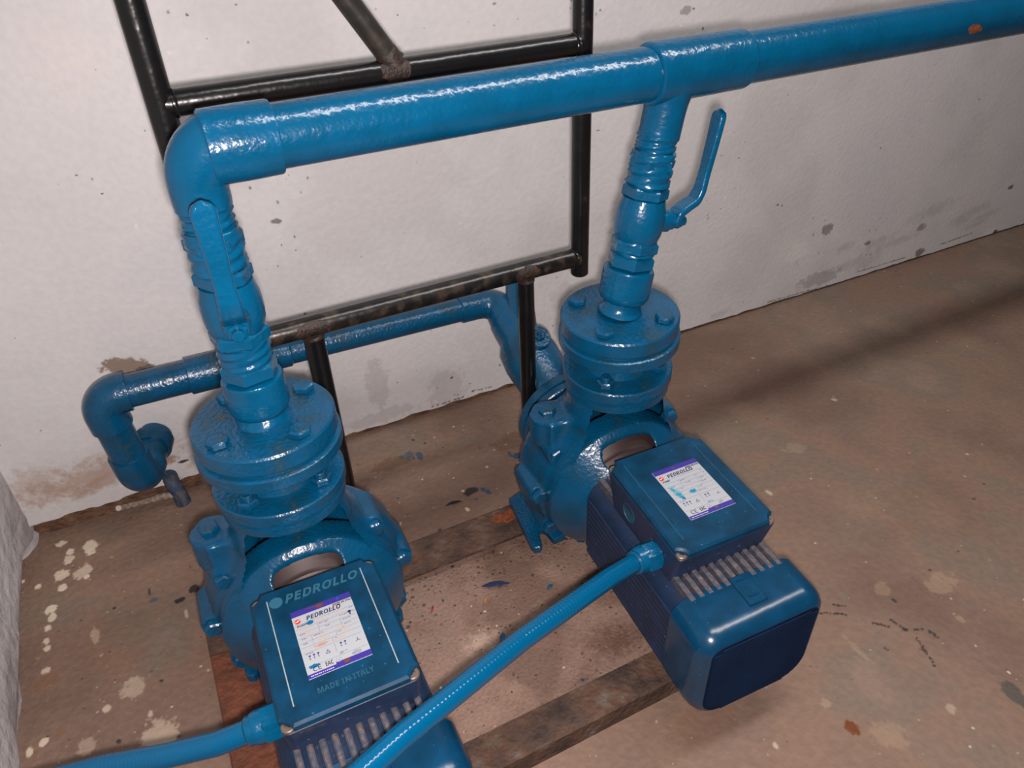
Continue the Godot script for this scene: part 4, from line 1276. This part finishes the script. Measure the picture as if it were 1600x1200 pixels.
func suction() -> void:
	var o := thing("suction_pipe", "thinner blue suction pipe low behind the frame, bent down at its left end", "pipe")
	var A := Vector3(-0.141, 0.258, -0.95)
	var E := Vector3(0.425, 0.242, -0.95)
	var X := (E - A).normalized()
	var L := Vector3(-0.131, 0.112, -0.95)
	var Y := (L - A).normalized()
	var back := Vector3(0.03, 0.012, -0.09).normalized()
	var path := PackedVector3Array([A + X * 0.036])
	path.append_array(arc(A, -X, Y, 0.026, 12))
	path.append(A + Y * 0.045)
	part("elbow", tube(path, 0.0262, 32), M.cast, o)
	part("pipe_length", tube(PackedVector3Array([A + Y * 0.04, L - Y * 0.04]), 0.0225, 32), M.cast, o)
	path = PackedVector3Array([L - Y * 0.05])
	path.append_array(arc(L, Y, back, 0.026, 12))
	path.append(L + back * 0.036)
	part("elbow", tube(path, 0.0258, 32), M.cast, o)
	part("pipe_length", tube(PackedVector3Array([L + back * 0.03, L + back * 0.094]), 0.0225, 32), M.cast, o)
	part("wall_collar", moved(lathe([[0.0255, 0.0], [0.027, 0.002], [0.027, 0.022], [0.024, 0.024]], 36), along(L + back * 0.062, back)), M.cast, o)
	part("pipe_length", tube(PackedVector3Array([A + X * 0.03, A + X * 0.12]), 0.0222, 32), M.cast, o)
	part("tee", moved(lathe([[0.0235, 0.0], [0.0252, 0.0015], [0.0252, 0.07], [0.0235, 0.074], [0.0235, 0.1], [0.0205, 0.115], [0.0205, 0.135], [0.018, 0.137]], 40), along(A + X * 0.109, X)), M.cast, o)
	part("tee_branch", tube(PackedVector3Array([A + X * 0.17, Vector3(0.0306, 0.14, -0.81)]), 0.022, 32), M.cast, o)
	part("companion_flange", moved(lathe([[0.03, -0.02], [0.04, -0.016], [0.0725, -0.015], [0.0725, 0.0], [0.06, 0.001]], 48), Transform3D(ALZ, Vector3(0.034, 0.13, -0.743))), M.cast, o)
	part("neck", tube(PackedVector3Array([Vector3(0.0306, 0.14, -0.825), Vector3(0.0335, 0.13, -0.755)]), 0.026, 28), M.cast, o)
	part("pipe_length", tube(PackedVector3Array([A + X * 0.24, E - X * 0.02]), 0.0178, 32), M.cast, o)
	part("socket_collar", moved(lathe([[0.019, 0.0], [0.0205, 0.0015], [0.0205, 0.028], [0.0195, 0.03]], 36), along(E - X * 0.062, X)), M.cast, o)
	# bend towards the pump, then the check valve bolted to its suction flange
	var B := Basis(Vector3(0.998, 0.025, 0.056), Vector3(-0.028, 0.998, 0.05), Vector3(-0.055, -0.052, 0.997)).orthonormalized()
	var P := Vector3(0.4374, 0.002, -0.6347)
	var F := P + B * Vector3(0, AY, -0.124)
	var D := (F - E).normalized()
	path = PackedVector3Array([E - X * 0.034])
	var n := 12
	for i in n + 1:
		var t := float(i) / n
		path.append((E - X * 0.028).lerp(E, t).lerp(E.lerp(E + D * 0.03, t), t))
	path.append(E + D * 0.04)
	var rr := []
	for i in path.size(): rr.append(lerpf(0.0205, 0.0275, float(i) / (path.size() - 1)))
	part("elbow", tube(path, rr, 32), M.cast, o)
	var vt := thing("check_valve", "blue flanged check valve behind the farther pump, half hidden by a frame leg", "valve")
	var l := (F - E).length()
	part("body", moved(lathe([[0.027, 0.036], [0.0295, 0.04], [0.0305, 0.055], [0.031, 0.075], [0.04, 0.09], [0.043, 0.115], [0.039, l - 0.045], [0.034, l - 0.02], [0.034, l - 0.004]], 44), along(E, D)), M.cast, vt)
	part("companion_flange", moved(lathe([[0.05, -0.016], [0.0715, -0.0155], [0.073, -0.014], [0.073, -0.001], [0.0715, 0.0]], 60), Transform3D(B * ALZ, F + B * Vector3(0, 0, 0.001))), M.cast, vt)
	# bonnet lug with its screw
	var lug := Vector3(0.437, 0.236, -0.832)
	var un := Vector3(0.05, 0.85, 0.52).normalized()
	part("lug", moved(lathe([[0.017, -0.045], [0.0175, -0.014], [0.0185, -0.011], [0.0185, 0.0], [0.0172, 0.0015]], 32), along(lug, un)), M.cast, vt)
	part("lug_screw", moved(hexhead(0.0088, 0.0065) + lathe([[0.0045, 0.0], [0.0045, 0.0095]], 14), along(lug + un * 0.001, un)), M.cast, vt)
	part("bonnet", tube(PackedVector3Array([E + D * 0.085, E + D * 0.03 + Vector3(0.035, 0.045, -0.02)]), [0.026, 0.019], 28), M.cast, vt)
	# old stub at the foot of the wall
	var st := thing("wall_stub", "painted pipe stub with a rusty side bar at the wall foot, below the suction pipe", "pipe stub")
	part("stub", tube(smooth_path([Vector3(-0.098, 0.0, -1.018), Vector3(-0.1, 0.02, -1.02), Vector3(-0.104, 0.038, -1.026), Vector3(-0.106, 0.043, -1.045)], 12), 0.0115, 20), M.stubpaint, st)
	part("bar", tube(smooth_path([Vector3(-0.103, 0.02, -1.018), Vector3(-0.125, 0.021, -1.022), Vector3(-0.15, 0.017, -1.027), Vector3(-0.188, 0.017, -1.031)], 16), [0.006, 0.006, 0.006, 0.006, 0.0058, 0.0056, 0.0054, 0.0052, 0.005, 0.005, 0.005, 0.005, 0.005, 0.005, 0.005, 0.005], 14), M.barpaint, st)
	part("paint_drop", lathe([[0.003, -0.001], [0.0042, 0.0008], [0.002, 0.0022]], 14), M.pale, st, along(Vector3(-0.186, 0.021, -1.027), Vector3(0, 0.7, 0.7)))

func steel_frame() -> void:
	var o := thing("pipe_frame", "black welded tube frame standing behind the pumps, rust at its joints", "frame")
	var z := -0.79
	var post := func(x: float, y0: float, y1: float, r: float) -> PackedVector3Array: return moved(lathe([[r - 0.002, y0], [r, y0 + 0.002], [r, (y0 + y1) / 2], [r, y1]], 28), at(Vector3(x, 0, z)))
	part("post", post.call(0.0265, 0.343, 1.5, 0.0128), M.black, o)
	part("post", post.call(0.479, 0.343, 1.5, 0.0118), M.black, o)
	var rail := func(y: float) -> PackedVector3Array: return tube(PackedVector3Array([Vector3(0.03, y, z), Vector3(0.15, y, z), Vector3(0.25, y, z), Vector3(0.475, y, z)]), 0.0124, 28)
	part("rail", rail.call(0.631), M.black, o)
	part("rail", rail.call(0.369), M.dusty, o)
	part("rail", rail.call(1.48), M.black, o)
	part("leg", post.call(0.117, 0.0, 0.364, 0.0122), M.black, o)
	part("leg", post.call(0.397, 0.0, 0.364, 0.0112), M.black, o)
	part("brace", tube(PackedVector3Array([Vector3(0.256, 0.636, z), Vector3(0.216, 0.699, z), Vector3(0.04, 0.976, z)]), 0.0116, 24), M.weldblack, o)
	var w := func(p: Vector3, d: Vector3, a: float, b: float, h: float) -> PackedVector3Array: return moved(lathe([[a, 0.0], [a - 0.001, h * 0.3], [b + 0.001, h * 0.75], [b - 0.0003, h]], 28, 0.0006), along(p, d))
	part("weld", w.call(Vector3(0.117, 0.3615, z), Vector3.DOWN, 0.0137, 0.0124, 0.008), M.weld, o)
	part("weld", w.call(Vector3(0.397, 0.3615, z), Vector3.DOWN, 0.0127, 0.0114, 0.008), M.weld, o)
	part("weld", w.call(Vector3(0.2535, 0.6395, z), Vector3(-0.04, 0.063, 0), 0.0136, 0.0117, 0.014), M.weld, o)
	for q in [[0.117, 0.369, 0.023, 1], [0.397, 0.369, 0.02, 2], [0.2525, 0.631, 0.018, 3]]:
		part("rust_stain", stain(Vector3(q[0], q[1], z), 0.0124, q[2], 1.15 if q[2] > 0.015 else 0.5, q[3], 0.3 if q[3] == 3 else -0.1), M.weld, o)
	for q in [[0.0265 + 0.0125, 0.631, 1], [0.479 - 0.0115, 0.631, -1], [0.0265 + 0.0125, 0.369, 1], [0.479 - 0.0115, 0.369, -1]]:
		part("weld", w.call(Vector3(q[0] - 0.003 * q[2], q[1], z), Vector3(q[2], 0, 0), 0.0131, 0.0125, 0.005), M.black, o)

func stain(c: Vector3, r: float, half: float, span: float, sd: int, mid: float) -> PackedVector3Array:   # ragged rust bloom on a level tube
	var g := RandomNumberGenerator.new()
	g.seed = sd
	var v := PackedVector3Array()
	var n := 30
	var ring := []
	for i in n: ring.append([cos(TAU * i / n) * g.randf_range(0.78, 1.02), sin(TAU * i / n) * g.randf_range(0.8, 1.0)])
	var f := func(u: float, w: float, rr: float) -> Vector3:
		var a := mid + w * span
		return c + Vector3(u * half, rr * sin(a), rr * cos(a))
	for i in n:
		var a: Array = ring[i]
		var b: Array = ring[(i + 1) % n]
		for k in 4:
			var s := k / 4.0
			var e := (k + 1) / 4.0
			for lay in [[r - 0.0003, 1], [r + 0.00025, 0]]:
				var p0: Vector3 = f.call(a[0] * s, a[1] * s, lay[0])
				var p1: Vector3 = f.call(b[0] * s, b[1] * s, lay[0])
				var p2: Vector3 = f.call(a[0] * e, a[1] * e, lay[0])
				var p3: Vector3 = f.call(b[0] * e, b[1] * e, lay[0])
				if lay[1] == 0: v.append_array([p0, p1, p2, p1, p3, p2])
				else: v.append_array([p0, p2, p1, p1, p2, p3])
	return fixed(v)

func ribs(n: int, r: float) -> Array:   # the faint winding of a flexible conduit
	var o := []
	for i in n: o.append(r + 0.00014 * sin(i * 1.9))
	return o

func conduits() -> void:
	var a := thing("power_conduit", "blue conduit slanting from the farther pump's box across to the bottom edge", "conduit", Transform3D(), "blue conduits to the pump motors")
	var B := Basis(Vector3(0.998, 0.025, 0.056), Vector3(-0.028, 0.998, 0.05), Vector3(-0.055, -0.052, 0.997)).orthonormalized()
	var g := Vector3(0.4374, 0.002, -0.6347) + B * Vector3(-0.081, 0.207, 0.192)
	var p := smooth_path([g + B * Vector3(0.012, 0, 0), g, Vector3(0.3, 0.206, -0.426), Vector3(0.178, 0.229, -0.386), Vector3(0.05, 0.258, -0.333), Vector3(-0.06, 0.274, -0.285), Vector3(-0.18, 0.278, -0.235), Vector3(-0.306, 0.27, -0.19)], 560)
	part("hose", tube(p, ribs(560, 0.0098), 22), M.hose, a)
	part("ferrule", moved(lathe([[0.0115, 0.0], [0.0126, 0.001], [0.0126, 0.009], [0.0105, 0.011]], 28), along(g + Vector3(0.004, 0, 0), p[30] - p[4])), M.paint, a)
	var b := thing("power_conduit", "blue conduit running left from the nearer pump's box to the side wall", "conduit", Transform3D(), "blue conduits to the pump motors")
	var g1 := Vector3(0.0306, 0, PZ) + Basis(Vector3.UP, deg_to_rad(-1.11)) * Vector3(-0.081, 0.207, 0.192)
	p = smooth_path([g1 + Vector3(0.012, 0, 0), g1, Vector3(-0.085, 0.2, -0.436), Vector3(-0.125, 0.19, -0.452), Vector3(-0.18, 0.176, -0.478), Vector3(-0.24, 0.162, -0.5), Vector3(-0.31, 0.15, -0.52)], 260)
	part("hose", tube(p, ribs(260, 0.0102), 22), M.hose, b)
	part("ferrule", moved(lathe([[0.0115, 0.0], [0.0126, 0.001], [0.0126, 0.009], [0.0105, 0.011]], 28), along(g1 + Vector3(0.004, 0, 0), p[24] - p[4])), M.paint, b)

func debris() -> void:
	# curled chips of dried paint: x, z, y, length, width, turn, material, label
	var list := [
		[0.2715, -0.8085, 0.0, 0.026, 0.007, -0.1, 0, "small black paint flake on the floor between the two pumps, behind the rusty rail"],
		[0.2545, -0.622, 0.017, 0.038, 0.0095, -0.35, 1, "largest dark blue curled paint flake on the concrete fill"],
		[0.2245, -0.537, 0.022, 0.022, 0.006, 1.25, 2, "bright blue pointed paint flake above the slanting conduit on the concrete fill"],
		[0.1745, -0.766, 0.0, 0.012, 0.009, 0.5, 1, "small blue-grey paint flake at the back edge of the rusty rail"],
		[0.2335, -0.6055, 0.018, 0.018, 0.0045, 0.8, 3, "tan sliver of wood on the concrete fill"],
		[0.166, -0.625, 0.016, 0.011, 0.0026, 0.95, 4, "red plastic sliver on the concrete fill beside the near pump"],
		[0.315, -0.583, 0.019, 0.01, 0.005, 0.2, 2, "tiny blue paint flake right of the largest flake"],
		[0.395, -0.47, 0.0245, 0.02, 0.0035, 0.2, 2, "thin blue paint strip beside the middle pump's motor"]]
	var mats := [M.dark, surf(Color(0.09, 0.15, 0.29), 0.5), M.paintspot, surf(Color(0.55, 0.4, 0.26), 0.8), surf(Color(0.5, 0.12, 0.1), 0.6)]
	var r := RandomNumberGenerator.new()
	r.seed = 12
	for q in list:
		var n := 14
		var path := PackedVector3Array()
		var ws := []
		for i in n:
			var s := float(i) / (n - 1)
			path.append(Vector3((s - 0.5) * q[3], 0.0012 + 0.0022 * sin(s * PI), r.randf_range(-0.05, 0.05) * q[4]))
			ws.append(maxf(0.0005, q[4] * 0.5 * sin(PI * clampf(s * 0.94 + 0.03, 0, 1)) * r.randf_range(0.7, 1.15)))
		var o := MeshInstance3D.new()
		o.name = "wood_sliver" if q[6] == 3 else "plastic_sliver" if q[6] == 4 else "paint_flake"
		o.mesh = mesh(ribbon(path, Vector3.BACK, ws, 0.0005))
		o.material_override = mats[q[6]]
		o.transform = Transform3D(Basis(Vector3.UP, q[5]), Vector3(q[0], q[2], q[1]))
		add_child(o, true)
		tag(o, q[7], "sliver" if q[6] > 2 else "paint flake", "chips on the floor")



func _ready() -> void:
	rng.seed = 7
	# camera: solved from the wall, floor and frame lines
	var cam := Camera3D.new()
	cam.name = "camera"
	cam.fov = 54.03
	cam.near = 0.02
	cam.far = 50.0
	cam.transform = Transform3D(Basis(Vector3(0.89296, -0.038512, 0.448486), Vector3(0.282771, 0.823201, -0.492322), Vector3(-0.350233, 0.566443, 0.745975)).orthonormalized(), Vector3(0, 0.8, 0))
	add_child(cam)
	var env := Environment.new()
	env.background_mode = Environment.BG_COLOR
	env.background_color = Color(0, 0, 0)
	env.tonemap_mode = Environment.TONE_MAPPER_LINEAR
	env.tonemap_exposure = 1.43
	env.sdfgi_enabled = true
	env.ssao_enabled = true
	env.ssil_enabled = true
	var we := WorldEnvironment.new()
	we.name = "world_environment"
	we.environment = env
	add_child(we)
	# the phone's own flash, a hand's width under the lens
	var fl := SpotLight3D.new()
	fl.name = "camera_flash"
	fl.transform = Transform3D(cam.transform.basis, cam.position + cam.transform.basis.x * 0.009 - cam.transform.basis.y * 0.02)
	fl.spot_angle = 58.0
	fl.spot_angle_attenuation = 0.6
	fl.spot_range = 12.0
	fl.spot_attenuation = 2.0
	fl.light_energy = 0.65
	fl.light_color = Color(1.0, 0.95, 0.94)
	fl.light_size = 0.006
	fl.shadow_enabled = true
	add_child(fl)
	# the ceiling batten's light
	var al := AreaLight3D.new()
	al.name = "ceiling_batten_light"
	al.area_size = Vector2(1.2, 0.12)
	al.transform = Transform3D(Basis(Vector3.RIGHT, -PI / 2), Vector3(0.82, 1.74, -0.28))
	al.light_energy = 1.0
	al.light_color = Color(1.0, 0.98, 0.975)
	al.set("area_range", 12.0)
	al.shadow_enabled = true
	add_child(al)
	materials()
	room()
	base_frame()
	pumps()
	risers()
	manifold()
	suction()
	steel_frame()
	conduits()
	debris()
